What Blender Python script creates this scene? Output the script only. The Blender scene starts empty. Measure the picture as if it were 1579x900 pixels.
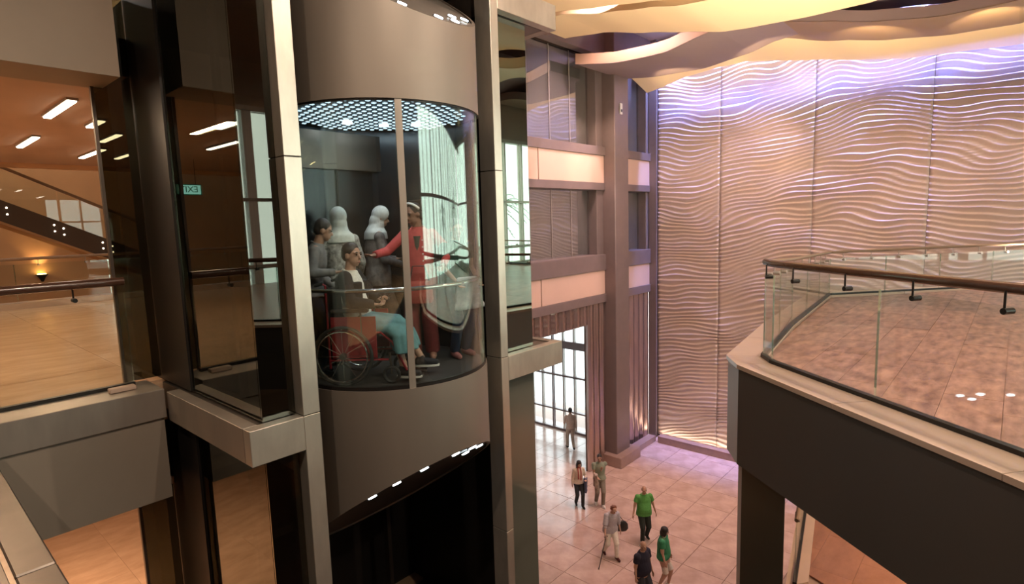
import bpy, bmesh, math, random
from mathutils import Vector, Matrix, noise
random.seed(7)
R = math.radians
SC = bpy.context.scene
COL = SC.collection

# ---------------------------------------------------------------- camera, world, exposure, large lights
# world: X runs along the window wall, Y runs towards it, z = 0 is the gallery floor, z = -8.2 the ground floor
cam_d = bpy.data.cameras.new('camera'); cam = bpy.data.objects.new('camera', cam_d); COL.objects.link(cam)
yaw, pitch, roll = 0.725299022, 0.122002203, -0.0303765037
cam_d.sensor_width = 36.0; cam_d.sensor_fit = 'HORIZONTAL'; cam_d.lens = 879.2 / 1579 * 36
cam_d.clip_start = 0.05; cam_d.clip_end = 300
f = Vector((math.cos(yaw)*math.cos(pitch), math.sin(yaw)*math.cos(pitch), -math.sin(pitch)))
r = Vector((math.sin(yaw), -math.cos(yaw), 0)); u = r.cross(f)
r2 = r*math.cos(roll) + u*math.sin(roll); u2 = -r*math.sin(roll) + u*math.cos(roll)
m = Matrix((r2, u2, -f)).transposed().to_4x4(); m.translation = Vector((0, 0, 1.6))
cam.matrix_world = m
SC.camera = cam
SC.view_settings.view_transform = 'Standard'; SC.view_settings.look = 'None'
SC.view_settings.gamma = 1.0; SC.view_settings.use_curve_mapping = False
SC.view_settings.exposure = 0.33
w = bpy.data.worlds.new('world'); SC.world = w; w.use_nodes = True
bg = w.node_tree.nodes['Background']; bg.inputs[0].default_value = (1.0, 0.98, 0.93, 1); bg.inputs[1].default_value = 4.6
SC.cycles.max_bounces = 8; SC.cycles.transparent_max_bounces = 24
SC.cycles.sample_clamp_indirect = 4.0; SC.cycles.caustics_reflective = False; SC.cycles.caustics_refractive = False

def area(name, loc, target, sx, sy, power, col, spread=180, portal=False):
    l = bpy.data.lights.new(name, 'AREA'); l.shape = 'RECTANGLE'; l.size = sx; l.size_y = sy; l.energy = power; l.color = col
    l.spread = R(spread)
    if portal: l.cycles.is_portal = True
    o = bpy.data.objects.new(name, l); COL.objects.link(o); o.location = loc
    o.rotation_euler = (Vector(target) - Vector(loc)).to_track_quat('-Z', 'Y').to_euler()
    return o
def spot(name, loc, target, power, col, cone=100, rad=0.06, blend=0.6):
    l = bpy.data.lights.new(name, 'SPOT'); l.energy = power; l.color = col; l.spot_size = R(cone); l.spot_blend = blend
    l.shadow_soft_size = rad
    o = bpy.data.objects.new(name, l); COL.objects.link(o); o.location = loc
    o.rotation_euler = (Vector(target) - Vector(loc)).to_track_quat('-Z', 'Y').to_euler()
    return o
# daylight portals: gallery glass front (behind and right of the camera) and the entrance glazing
area('daylight_portal', (13.5, -8.35, 2.3), (13.5, 0, 2.3), 19, 5.5, 1, (1, 1, 1), portal=True)
area('entrance_portal', (21.2, 15.6, -5.5), (0, 15.6, -5.5), 6.5, 5.5, 1, (1, 1, 1), portal=True)
# blue and violet wash at the head of the wave wall, LED line in the slot above it
area('blue_wall_washer', (22.42, 5.5, 8.45), (22.68, 5.5, 6.0), 13, 0.12, 1500, (0.20, 0.34, 1.0), 110)
area('blue_front_fill', (20.75, 5.2, 5.75), (22.7, 5.2, 6.05), 12.4, 0.12, 60, (0.14, 0.22, 1.0), 50)  # added fill from the front, outside the slot, to turn the wall blue
for sy in (9.5, 6.5, 3.5, .8): spot('ribbon_front_fill', (18.4, sy, 5.6), (21.4, sy, 7.2), 300, (1, .74, .40), 62)  # added warm fill that keeps the last ribbon cream, no lamps hang there
area('violet_wall_washer', (22.38, 5.5, 8.7), (22.66, 5.5, 0), 13, 0.12, 200, (0.80, 0.50, 0.95), 70)
area('warm_base_uplight', (22.55, 8.2, -8.0), (22.62, 8.2, 0), 6.5, 0.3, 36, (1, 0.76, 0.58), 170)
# cove lights lying on top of the ceiling ribbons, shining up and sideways
COVE = (1.0, 0.72, 0.42)
# added fill spots under the atrium roof, between the ribbons
for (sx, sy, pw, cc) in ((12.2, 4.5, 1700, (1, .72, .64)), (12.4, 8.5, 1700, (1, .72, .66)), (16.5, 6.0, 1600, (1, .68, .66)), (16.5, 9.5, 1600, (1, .68, .68)),
                     (9.0, 2.0, 800, (1, .72, .58)), (9.0, -3.0, 700, (1, .74, .58)), (16.5, 0.0, 1300, (1, .70, .60)), (12.4, -1.5, 1300, (1, .70, .62))):
    spot('atrium_fill', (sx, sy, 8.3), (sx + .3, sy + .4, -8), pw, cc, 140)
for sy in (10.5, 7.5, 4.5, 1.5, -1.5):   # added unseen fill spots below the ribbon, aimed at the wave wall
    spot('wave_wall_fill', (16.4, sy, 6.1), (22.7, sy, -2.5), 430, (1, .68, .50), 100)
for sx in (14, 17.5, 21): spot('window_wall_fill', (sx, 5.0, 5.9), (sx+.3, 12, .5), 260, (1, .66, .58), 100)  # added fill for the window wall, without fixtures
for (sx, sy, tx, ty) in ((15.4, -.9, 16.0, 4.2), (12.0, 2.9, 16.3, 8.6), (12.5, 2.8, 16.5, 5.5), (10, 2.9, 11.5, 7)):   # fill spots added at the far balcony edge, without fixtures, to brighten the ribbons
    spot('ribbon_fill_up', (sx, sy, .4), (tx, ty, 7.2), 900, (1, .80, .54), 95)
for (sx, sy) in ((2.0, 0.5), (3.0, -4.5), (-2.5, 0.5), (5.6, -1.0)):  # added warm fill hanging in open air, brightens gallery edges and shaft
    spot('gallery_fill', (sx, sy, 6.2), (sx + .5, sy + 1.4, 0), 520, (1, .80, .62), 140)

# ---------------------------------------------------------------- materials
M = {}
def mat(name): 
    m = bpy.data.materials.new(name); m.use_nodes = True; M[name] = m; return m, m.node_tree.nodes, m.node_tree.links
def pbr(name, col, rough=.5, metal=0., var=.0, scale=4., stretch=(1, 1, 1), bump=0., coat=0., col2=None, rvar=0., objrand=0., spec=.5, detail=4):
    m, N, L = mat(name); b = N['Principled BSDF']
    b.inputs['Base Color'].default_value = (*col, 1); b.inputs['Roughness'].default_value = rough; b.inputs['Metallic'].default_value = metal
    b.inputs['Coat Weight'].default_value = coat; b.inputs['Coat Roughness'].default_value = .08; b.inputs['Specular IOR Level'].default_value = spec
    out = None
    if var or bump or rvar or col2:
        tc = N.new('ShaderNodeTexCoord'); mp = N.new('ShaderNodeMapping'); mp.inputs['Scale'].default_value = stretch
        nz = N.new('ShaderNodeTexNoise'); nz.inputs['Scale'].default_value = scale; nz.inputs['Detail'].default_value = detail; nz.inputs['Roughness'].default_value = .6
        L.new(tc.outputs['Object'], mp.inputs['Vector']); L.new(mp.outputs[0], nz.inputs['Vector'])
        if var or col2:
            rp = N.new('ShaderNodeValToRGB'); c2 = col2 or tuple(min(1, c*(1+var)) for c in col); c1 = col if col2 else tuple(c*(1-var) for c in col)
            rp.color_ramp.elements[0].position = .32; rp.color_ramp.elements[1].position = .68
            rp.color_ramp.elements[0].color = (*c1, 1); rp.color_ramp.elements[1].color = (*c2, 1)
            L.new(nz.outputs[0], rp.inputs[0]); out = rp.outputs[0]; L.new(out, b.inputs['Base Color'])
        if rvar:
            mr = N.new('ShaderNodeMapRange'); mr.inputs[3].default_value = max(0, rough-rvar); mr.inputs[4].default_value = rough+rvar
            L.new(nz.outputs[0], mr.inputs[0]); L.new(mr.outputs[0], b.inputs['Roughness'])
        if bump:
            bp = N.new('ShaderNodeBump'); bp.inputs['Strength'].default_value = bump; bp.inputs['Distance'].default_value = .02
            L.new(nz.outputs[0], bp.inputs['Height']); L.new(bp.outputs[0], b.inputs['Normal'])
    if objrand:
        oi = N.new('ShaderNodeObjectInfo'); hs = N.new('ShaderNodeHueSaturation')
        mr = N.new('ShaderNodeMapRange'); mr.inputs[3].default_value = 1-objrand; mr.inputs[4].default_value = 1+objrand
        L.new(oi.outputs['Random'], mr.inputs[0]); L.new(mr.outputs[0], hs.inputs['Value'])
        if out: L.new(out, hs.inputs['Color'])
        else: hs.inputs['Color'].default_value = (*col, 1)
        L.new(hs.outputs[0], b.inputs['Base Color'])
    return m
def glass(name, tint, refl_min, refl_max, gcol=(1, 1, 1), rough=0.0, blend=.25):
    m, N, L = mat(name); N.remove(N['Principled BSDF'])
    tr = N.new('ShaderNodeBsdfTransparent'); tr.inputs[0].default_value = (*tint, 1)
    gl = N.new('ShaderNodeBsdfGlossy'); gl.inputs[0].default_value = (*gcol, 1); gl.inputs['Roughness'].default_value = rough
    lw = N.new('ShaderNodeLayerWeight'); lw.inputs[0].default_value = .5
    pw = N.new('ShaderNodeMath'); pw.operation = 'POWER'; pw.inputs[1].default_value = 3.5; L.new(lw.outputs['Facing'], pw.inputs[0])
    mr = N.new('ShaderNodeMapRange'); mr.inputs[3].default_value = refl_min; mr.inputs[4].default_value = refl_max
    L.new(pw.outputs[0], mr.inputs[0]); mx = N.new('ShaderNodeMixShader')
    L.new(mr.outputs[0], mx.inputs[0]); L.new(tr.outputs[0], mx.inputs[1]); L.new(gl.outputs[0], mx.inputs[2])
    L.new(mx.outputs[0], N['Material Output'].inputs[0]); return m
def emit(name, col, st):
    m, N, L = mat(name); N.remove(N['Principled BSDF']); e = N.new('ShaderNodeEmission'); e.inputs[0].default_value = (*col, 1); e.inputs[1].default_value = st
    L.new(e.outputs[0], N['Material Output'].inputs[0]); return m

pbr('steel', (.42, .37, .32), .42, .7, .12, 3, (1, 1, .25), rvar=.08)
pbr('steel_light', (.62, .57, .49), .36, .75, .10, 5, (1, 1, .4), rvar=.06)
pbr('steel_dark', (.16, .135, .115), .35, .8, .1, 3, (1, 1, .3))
pbr('bronze_skin', (.26, .22, .185), .50, .6, .05, 2, (1, 1, .15), rvar=.04)
pbr('chrome', (.75, .74, .72), .12, 1.)
pbr('black_metal', (.03, .026, .024), .35, .6, .1, 3)
pbr('shaft_dark', (.020, .017, .015), .45, .1, .15, 2)
pbr('taupe_wall', (.30, .235, .175), .6, 0, .04, 2)
pbr('bulkhead', (.27, .225, .18), .45, .1, .04, 2)
pbr('orange_wall', (.62, .36, .18), .7, 0, .06, 1)
pbr('orange_ceiling', (.50, .34, .24), .7, 0, .05, 1)
pbr('dark_plaster', (.10, .07, .055), .8)
pbr('roof_brown', (.20, .13, .085), .8)
pbr('ribbon_cream', (.88, .68, .44), .75)
pbr('ribbon_mauve', (.27, .20, .20), .6, 0, .05, .6)
pbr('ribbon_orange', (.25, .16, .10), .65)
pbr('ribbon_brown', (.30, .195, .12), .65)
pbr('wave_panel', (.54, .43, .37), .42, 0, .05, 1.5, (1, 1, 1))
pbr('mullion_mauve', (.20, .155, .15), .4, .25, .06, 2)
pbr('cream_panel', (.60, .42, .335), .5, 0, .03, 1)
pbr('rib_metal', (.46, .345, .31), .22, .85, .14, 3, (3, 3, .25), bump=.06)
pbr('marble_pink', (.42, .28, .235), .16, 0, 0, 1.6, (1, 1, 1), col2=(.60, .43, .37), objrand=.05, rvar=.05, detail=7)
pbr('grout', (.33, .23, .19), .6)
pbr('marble_tan', (.50, .32, .19), .2, 0, 0, 1.5, (1, 2.5, 1), col2=(.66, .44, .28), objrand=.03, detail=7)
pbr('marble_brown', (.17, .078, .052), .30, 0, 0, 3.6, (1, 2.6, 1), col2=(.52, .285, .21), objrand=.16, spec=.3, detail=8)
pbr('marble_deep', (.25, .11, .06), .3, 0, 0, 2.2, (1, 2.2, 1), col2=(.36, .17, .10), objrand=.08, detail=8)
pbr('coping_stone', (.62, .46, .36), .28, .2, .05, 2)
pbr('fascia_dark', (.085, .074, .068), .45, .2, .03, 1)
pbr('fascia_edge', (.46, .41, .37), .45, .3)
pbr('column_dark', (.055, .05, .035), .35, .3, .05, 2)
pbr('handrail_wood', (.085, .04, .025), .25, .1, .2, 6, (1, 1, 1), coat=.4)
pbr('base_channel', (.02, .018, .016), .4, .4)
pbr('curtain', (.74, .72, .68), .8, 0, .08, 3, (6, 6, .2))
pbr('stone_plinth', (.30, .20, .17), .35, 0, .1, 3)
pbr('paving', (.55, .56, .56), .6, 0, .1, 2)
pbr('white_render', (.85, .88, .9), .7)
pbr('palm_green', (.06, .12, .05), .6, 0, .3, 4)
pbr('palm_trunk', (.14, .11, .07), .9, 0, .3, 8, bump=.6)
pbr('sign_green', (.02, .30, .20), .4)
pbr('car_wall', (.07, .075, .08), .25, .85, .12, 3, (4, 4, .2))
pbr('car_floor', (.05, .05, .05), .4)
pbr('sole_grey', (.7, .68, .68), .5)
pbr('orange_lit', (.60, .17, .03), .5)  # orange light on the brackets is put into their colour
glass('glass_clear', (.94, .97, .955), .03, .6)
glass('glass_edge', (.75, .92, .84), .40, .8)
glass('glass_car', (.95, .98, .97), .11, .85, (.88, 1, .95))
glass('glass_shaft', (.30, .30, .25), .10, .60, (.82, .84, .80))
glass('glass_mirror', (.10, .11, .10), .50, .95, (.74, .88, .80))
glass('glass_green', (.22, .24, .20), .14, .75, (.80, .82, .76))
pbr('glass_painted', (.115, .12, .10), .06, 0, .03, 1, coat=.6)
glass('glass_window', (.80, .80, .80), .36, .9, (.9, .95, 1))
glass('glass_facade', (.82, .88, .84), .04, .35)
glass('glass_entrance', (.88, .96, 1.0), .04, .35)
emit('lamp_white', (.80, .93, 1.0), 14)
emit('lamp_warm', (1, .80, .56), 16)
emit('lamp_line', (1, .86, .66), 11)
emit('grid_led', (.62, .85, 1.0), 1.5)
emit('sign_lit', (.45, 1.0, .80), 1.2)
emit('sconce_lit', (1, .62, .2), 14)

# ---------------------------------------------------------------- builders
class MB:
    def __init__(s): s.bm = bmesh.new()
    def box(s, x0, x1, y0, y1, z0, z1, bev=0, rot=None, pivot=None):
        vs = [s.bm.verts.new(p) for p in ((x0,y0,z0),(x1,y0,z0),(x1,y1,z0),(x0,y1,z0),(x0,y0,z1),(x1,y0,z1),(x1,y1,z1),(x0,y1,z1))]
        fs = [s.bm.faces.new([vs[i] for i in q]) for q in ((0,3,2,1),(4,5,6,7),(0,1,5,4),(1,2,6,5),(2,3,7,6),(3,0,4,7))]
        if bev:
            es = list({e for f_ in fs for e in f_.edges})
            bmesh.ops.bevel(s.bm, geom=es, offset=bev, segments=1, affect='EDGES')
        return s
    def prism(s, pts, z0, z1, zf=None):
        a = [s.bm.verts.new((p[0], p[1], z0)) for p in pts]; b = [s.bm.verts.new((p[0], p[1], z1)) for p in pts]
        n = len(pts); s.bm.faces.new(a[::-1]); s.bm.faces.new(b)
        for i in range(n): s.bm.faces.new((a[i], a[(i+1) % n], b[(i+1) % n], b[i]))
        return s
    def tube(s, pts, rad, seg=10, cap=True, rads=None):
        pts = [Vector(p) for p in pts]; rings = []
        for i, p in enumerate(pts):
            d = (pts[min(i+1, len(pts)-1)] - pts[max(i-1, 0)]).normalized()
            a = d.orthogonal().normalized() if i == 0 else (pa - d*pa.dot(d)).normalized()
            pa = a; b = d.cross(a); rr = rads[i] if rads else rad
            rings.append([s.bm.verts.new(p + (a*math.cos(t)+b*math.sin(t))*rr) for t in [2*math.pi*k/seg for k in range(seg)]])
        for A, B in zip(rings, rings[1:]):
            for k in range(seg): s.bm.faces.new((A[k], A[(k+1) % seg], B[(k+1) % seg], B[k])).smooth = True
        if cap: s.bm.faces.new(rings[0][::-1]); s.bm.faces.new(rings[-1])
        return s
    def ring(s, c, rad, tube, axis='x', seg=28, ts=8):
        c = Vector(c); A = {'x': (Vector((0,1,0)), Vector((0,0,1)), Vector((1,0,0))), 'z': (Vector((1,0,0)), Vector((0,1,0)), Vector((0,0,1)))}[axis]
        rg = [[s.bm.verts.new(c + (A[0]*math.cos(t)+A[1]*math.sin(t))*(rad+tube*math.cos(q)) + A[2]*tube*math.sin(q)) for q in [2*math.pi*j/ts for j in range(ts)]] for t in [2*math.pi*k/seg for k in range(seg)]]
        for k in range(seg):
            for j in range(ts):
                s.bm.faces.new((rg[k][j], rg[(k+1) % seg][j], rg[(k+1) % seg][(j+1) % ts], rg[k][(j+1) % ts])).smooth = True
        return s
    def loft(s, rings, cap=True, seg=16):
        # rings: (centre, rx, ry, xaxis, yaxis)
        rg = []
        for c, rx, ry, ax, ay in rings:
            c = Vector(c); rg.append([s.bm.verts.new(c + ax*(rx*math.cos(t)) + ay*(ry*math.sin(t))) for t in [2*math.pi*k/seg for k in range(seg)]])
        for A, B in zip(rg, rg[1:]):
            for k in range(seg): s.bm.faces.new((A[k], A[(k+1) % seg], B[(k+1) % seg], B[k])).smooth = True
        if cap: s.bm.faces.new(rg[0][::-1]); s.bm.faces.new(rg[-1])
        return s
    def ell(s, c, rx, ry, rz, mat3=None, seg=14):
        res = bmesh.ops.create_uvsphere(s.bm, u_segments=seg, v_segments=max(6, seg*2//3), radius=1)
        M4 = Matrix.Translation(Vector(c)) @ (mat3.to_4x4() if mat3 else Matrix.Identity(4)) @ Matrix.Diagonal((rx, ry, rz, 1))
        bmesh.ops.transform(s.bm, matrix=M4, verts=res['verts'])
        for v in res['verts']:
            for f_ in v.link_faces: f_.smooth = True
        return s
    def caps(s, a, b, ra, rb, seg=10):
        a = Vector(a); b = Vector(b); s.tube([a, b], 0, seg, True, [ra, rb]); s.ell(a, ra, ra, ra, None, seg); s.ell(b, rb, rb, rb, None, seg); return s
    def build(s, name, material, parent=None, local=False, origin=None, sharp=True):
        bmesh.ops.recalc_face_normals(s.bm, faces=s.bm.faces)
        me = bpy.data.meshes.new(name)
        off = Vector((0, 0, 0))
        if parent is not None and not local:
            off = parent.matrix_world.translation.copy() if not parent.get('_o') else Vector(parent['_o'])
        elif parent is None:
            xs = [v.co for v in s.bm.verts]
            off = origin or Vector(((min(v.x for v in xs)+max(v.x for v in xs))/2, (min(v.y for v in xs)+max(v.y for v in xs))/2, min(v.z for v in xs)))
        if off.length: bmesh.ops.translate(s.bm, verts=s.bm.verts, vec=-Vector(off))
        s.bm.to_mesh(me); s.bm.free()
        if sharp and any(p.use_smooth for p in me.polygons): me.set_sharp_from_angle(angle=R(42))
        me.materials.append(M[material] if isinstance(material, str) else material)
        o = bpy.data.objects.new(name, me); COL.objects.link(o)
        if parent is not None:
            o.parent = parent
            o['_o'] = list(parent['_o']) if parent.get('_o') else [0, 0, 0]
        else: o.location = off; o['_o'] = list(off)
        return o
def tag(o, label=None, cat=None, group=None, kind=None):
    if label: o['label'] = label
    if cat: o['category'] = cat
    if group: o['group'] = group
    if kind: o['kind'] = kind
    return o
def thing(name, loc, label=None, cat=None, group=None, kind=None, rz=0):
    o = bpy.data.objects.new(name, None); COL.objects.link(o); o.location = loc; o.rotation_euler = (0, 0, rz); o['_o'] = list(loc)
    return tag(o, label, cat, group, kind)
def struct(name, mb, material, label, parent=None, cat='building part'):
    o = mb.build(name, material, parent)
    if parent is None: tag(o, label, cat, None, 'structure')
    return o
def B(*a, **k): return MB().box(*a, **k)

def lerp_prof(pr, y):
    pr = sorted(pr)
    if y <= pr[0][0]: return pr[0][1] + .32*math.sin((pr[0][0]-y)*1.05)*1.0
    for (a, za), (b, zb) in zip(pr, pr[1:]):
        if y <= b:
            t = (y-a)/(b-a); t = t*t*(3-2*t)*.35 + t*.65
            return za + (zb-za)*t
    return pr[-1][1]

# ================================================================ THE SETTING
# ground floor with marble tiles as single pieces
gf = struct('floor', B(-8, 24, -8, 20, -8.6, -8.235), 'grout', 'pink marble ground floor of the atrium')
def tiles(parent, x0, x1, y0, y1, step, z, th, material, name='floor_tile', inside=None, gap=.003, stepy=None, stagger=0, bv=.004):
    stepy = stepy or step
    me = bpy.data.meshes.new(name); bm = bmesh.new(); s_ = step/2-gap; t_ = stepy/2-gap
    vs = [bm.verts.new(p) for p in ((-s_,-t_,-th),(s_,-t_,-th),(s_,t_,-th),(-s_,t_,-th),(-s_+bv,-t_+bv,0),(s_-bv,-t_+bv,0),(s_-bv,t_-bv,0),(-s_+bv,t_-bv,0))]
    for q in ((4,5,6,7),(0,1,5,4),(1,2,6,5),(2,3,7,6),(3,0,4,7)): bm.faces.new([vs[i] for i in q])
    bm.to_mesh(me); bm.free(); me.materials.append(M[material])
    n = 0; j = 0; y = y0 + stepy/2
    while y < y1:
        x = x0 + step/2 + (stagger*step if j % 2 else 0)
        while x < x1:
            if inside is None or inside(x, y):
                o = bpy.data.objects.new(name, me); COL.objects.link(o); o.parent = parent
                o.location = Vector((x, y, z + random.uniform(-.001, .001))) - parent.location; n += 1
            x += step
        y += stepy; j += 1
    return n
tiles(gf, 9.6, 22.8, 4.2, 12.6, 1.2, -8.2, .05, 'marble_pink')
tiles(gf, 14.4, 21.6, 12.6, 18.6, 1.2, -8.2, .05, 'marble_pink')

# roof, back walls
struct('ceiling', B(-8.3, 24, -8.4, 20, 8.9, 9.3), 'roof_brown', 'brown roof slab high above the ribbons')
struct('wall_behind', B(-8.6, -8.3, -8.4, 22, -8.6, 9.3), 'taupe_wall', 'plain wall behind the viewer')
struct('wall_far_left', B(-8.3, 14, 22.0, 22.3, -8.6, 9.3), 'orange_wall', 'orange lit wall at the far end of the left wing')
struct('wall_left_side', B(8.0, 8.3, 7.5, 22, -8.6, 9.3), 'orange_wall', 'warm wall closing the left wing behind the shaft')

# wave wall: panels with carved wavy ridges
wv = thing('wall_wave', (22.72, 5, -8.2), 'tall wall of carved wave panels washed with blue and violet light', 'wall', kind='structure')
B(22.86, 23.3, -1.2, 12.0, -8.6, 8.9).build('backing', 'dark_plaster', wv)
def ridge(y, z):
    wz = z + .34*math.sin(y*.62 + z*.21 + 1.2) + .34*noise.noise(Vector((y*.42, z*.45, 3.1))) + .19*noise.noise(Vector((y*.75, z*1.3, 7.7)))
    wz += .10*(y-5)*.35 + .055*math.sin(y*1.7 + z*2.3)
    ph = wz/.178
    fr = ph - math.floor(ph)
    amp = .70 + .5*noise.noise(Vector((y*.5, z*1.1, 12)))
    h = (fr/.76)**1.4 if fr < .76 else .5+.5*math.cos(math.pi*(fr-.76)/.24)
    return h*.080*amp
seams = [12.0, 8.95, 5.58, 2.2, -1.17]
seams[0] = 11.62
for a, b in zip(seams, seams[1:]):
    vis = b > -2
    bm = bmesh.new(); ny = int((a-b)/(.11 if vis else .3)); nz = int(16.6/(.021 if vis else .06)); g = []
    for i in range(ny+1):
        y = a-.004 - (a-b-.008)*i/ny
        g.append([bm.verts.new((22.74 - ridge(y, -8.05+16.6*k/nz), y, -8.05+16.6*k/nz)) for k in range(nz+1)])
    for i in range(ny):
        for k in range(nz): bm.faces.new((g[i][k], g[i][k+1], g[i+1][k+1], g[i+1][k])).smooth = True
    e = bmesh.ops.extrude_face_region(bm, geom=[f_ for f_ in bm.faces]) if False else None
    # returns at both joints give the panel its thickness
    for i in (0, ny):
        bk = [bm.verts.new((22.84, v.co.y, v.co.z)) for v in g[i]]
        for k in range(nz): bm.faces.new((g[i][k], g[i][k+1], bk[k+1], bk[k])).material_index = 1
    mb = MB(); mb.bm.free(); mb.bm = bm; mb.build('wave_panel', 'wave_panel', wv, sharp=False).data.materials.append(M['dark_plaster'])
struct('trim_1', B(22.1, 22.40, -1.1, 11.3, -8.2, -7.93).box(22.08, 22.41, -1.1, 11.3, -7.93, -7.9), 'stone_plinth', 'low stone kerb along the foot of the wave wall')
struct('trim_2', B(20.4, 22.2, 11.45, 11.8, -8.2, -7.95), 'stone_plinth', 'low stone kerb at the foot of the ribbed wall')
struct('trim_3', B(22.58, 22.86, 11.64, 11.98, -8.2, 8.9), 'mullion_mauve', 'narrow metal edge between window wall and wave wall')

# window wall (Y about 11.9)
ww = thing('wall_window', (18, 12, -8.2), 'mauve metal window wall with pale panels and two bays', 'wall', kind='structure')
Y0 = 11.9
def wb(name, x0, x1, z0, z1, mt, y0=Y0, y1=Y0+.35, bev=0.008): return B(x0, x1, y0, y1, z0, z1, bev=bev).build(name, mt, ww)
for (xa, xb) in ((8.0, 19.0), (20.0, 22.86)):
    wb('transom', xa, xb, 3.99, 4.31, 'mullion_mauve'); wb('transom', xa, xb, -.35, .25, 'mullion_mauve'); wb('transom', xa, xb, -1.6, -1.28, 'mullion_mauve')
    wb('lintel', xa, xb, 2.7, 2.97, 'mullion_mauve', Y0+.03, Y0+.6)
    wb('sill', xa, xb, .1, .26, 'mullion_mauve', Y0+.02, Y0+.6)
    wb('head_wall', xa, xb, 7.6, 8.9, 'mullion_mauve')
for (xa, xb) in ((8.0, 11.0), (11.0, 14.98), (14.98, 19.0), (20.0, 22.6)):
    wb('cream_panel', xa+.02, xb-.02, 2.97, 3.99, 'cream_panel', Y0+.05, Y0+.2, .01)
    wb('cream_panel', xa+.02, xb-.02, -1.28, -.35, 'cream_panel', Y0+.05, Y0+.2, .01)
wb('column', 19.0, 20.0, -7.9, 8.9, 'mullion_mauve', Y0-.42, Y0+.5, .02)
wb('column_plinth', 18.75, 20.3, -8.2, -7.75, 'stone_plinth', Y0-.75, Y0+.3, .02)
wb('reveal', 18.55, 19.0, -1.2, 8.9, 'mullion_mauve', Y0+.12, Y0+.6)
wb('reveal', 22.4, 22.9, -.4, 8.9, 'mullion_mauve', Y0+.12, Y0+.6)
sn = thing('wall_sensor', (19.42, 11.46, 5.55), 'small white sensor high on the mauve column', 'sensor')
B(19.34, 19.50, 11.43, 11.475, 5.5, 5.9, bev=.01).build('housing', 'sole_grey', sn); B(19.38, 19.46, 11.42, 11.43, 5.58, 5.68).build('lens', 'black_metal', sn)
# ribbed metal cladding below: one panel each
def rib_panel(x0, x1, z0, z1):
    bm = bmesh.new(); n = 10; ca = []
    for i in range(n+1):
        t = i/n; x = x0+.012+(x1-x0-.024)*t; y = Y0+.10 - .055*math.sin(math.pi*t)**.7 + .012*math.sin(t*9.4)
        ca.append((x, y))
    nz = 14
    g = [[bm.verts.new((x + .012*math.sin(k*1.7+x*5), y + .008*noise.noise(Vector((x*3, k*.9, 2))), z0+(z1-z0)*k/nz)) for k in range(nz+1)] for x, y in ca]
    for i in range(n):
        for k in range(nz): bm.faces.new((g[i][k], g[i+1][k], g[i+1][k+1], g[i][k+1])).smooth = True
    for i in (0, n):
        bk = [bm.verts.new((v.co.x, Y0+.2, v.co.z)) for v in g[i]]
        for k in range(nz): bm.faces.new((g[i][k], bk[k], bk[k+1], g[i][k+1]))
    mb = MB(); mb.bm.free(); mb.bm = bm; return mb.build('ribbed_metal_panel', 'rib_metal', ww)
x = 20.02
while x < 22.5: rib_panel(x, x+.43, -8.18, -1.6); x += .43
for i in range(3): rib_panel(17.78+.405*i, 17.78+.405*(i+1), -8.18, -1.6)
x = 17.78
while x > 13.2: x -= .45; rib_panel(x, x+.45, -2.35, -1.6)
B(8.0, 13.3, Y0+.1, Y0+.3, -8.2, -1.6).build('side_cladding', 'rib_metal', ww)
B(8.0, 22.86, Y0+.62, Y0+.7, -1.6, 8.9).build('inner_wall', 'dark_plaster', ww)
B(17.80, 22.86, Y0+.22, Y0+.27, -8.2, -1.6).build('inner_wall_low', 'dark_plaster', ww)
# windows
n = 0
for (xa, xb, za, zb) in ((8.0, 11.0, .26, 2.7), (11.0, 14.98, .26, 2.7), (14.98, 18.55, .26, 2.7), (20.0, 22.4, .26, 2.7), (8.0, 11.0, 4.31, 7.6), (11.0, 14.98, 4.31, 7.6), (14.98, 18.55, 4.31, 7.6), (20.0, 22.4, 4.31, 7.6)):
    n += 1
    wd = thing('window_%d' % n, ((xa+xb)/2, Y0+.5, za), 'reflective window of the mauve wall', 'window', kind='structure')
    k = 3 if xb-xa > 2.6 else 2
    B(xa, xb, Y0+.56, Y0+.59, za, zb).build('curtain', 'curtain', wd)
    for i in range(k):
        a = xa+(xb-xa)*i/k; b = xa+(xb-xa)*(i+1)/k
        B(a+.012, b-.012, Y0+.46, Y0+.475, za, zb).build('pane', 'glass_window', wd)
        if i: B(a-.012, a+.012, Y0+.45, Y0+.5, za, zb).build('mullion', 'fascia_edge', wd)

# vestibule behind the opening with glazed entrance front
ev = thing('window_9', (20.9, 15.3, -8.2), 'tall bright entrance glazing seen through the opening', 'window', kind='structure')
for i, y in enumerate([12.3+.62*k for k in range(12)]):
    B(20.8, 20.95, y, y+.07, -8.2, -2.6).build('mullion', 'mullion_mauve' if i % 3 == 0 else 'fascia_edge', ev)
    if y < 18.8: B(20.86, 20.875, y+.08, y+.62, -8.15, -2.7).build('pane', 'glass_entrance', ev)
for z, t in ((-8.2, .1), (-7.25, .07), (-5.6, .09), (-4.25, .35), (-2.7, .12)):
    B(20.78, 20.97, 12.2, 19.2, z, z+t).build('transom', 'mullion_mauve', ev)
struct('ceiling_vestibule', B(8.0, 21.5, 12.4, 19.4, -2.5, -2.3), 'curtain', 'pale ceiling of the entrance vestibule')
struct('wall_vestibule', B(8.0, 21.5, 19.2, 19.4, -8.2, -2.5), 'white_render', 'pale end wall of the vestibule')
struct('wall_vestibule_side', B(13.0, 13.2, 12.2, 19.2, -8.2, -2.5), 'white_render', 'pale side wall of the vestibule')

# outdoors seen by reflection and through glass
struct('ground_outside', B(-40, 90, -70, -8.6, -8.6, -8.3).box(24.5, 90, -8.6, 60, -8.6, -8.3), 'paving', 'pale paving outside the glass fronts')

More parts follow.
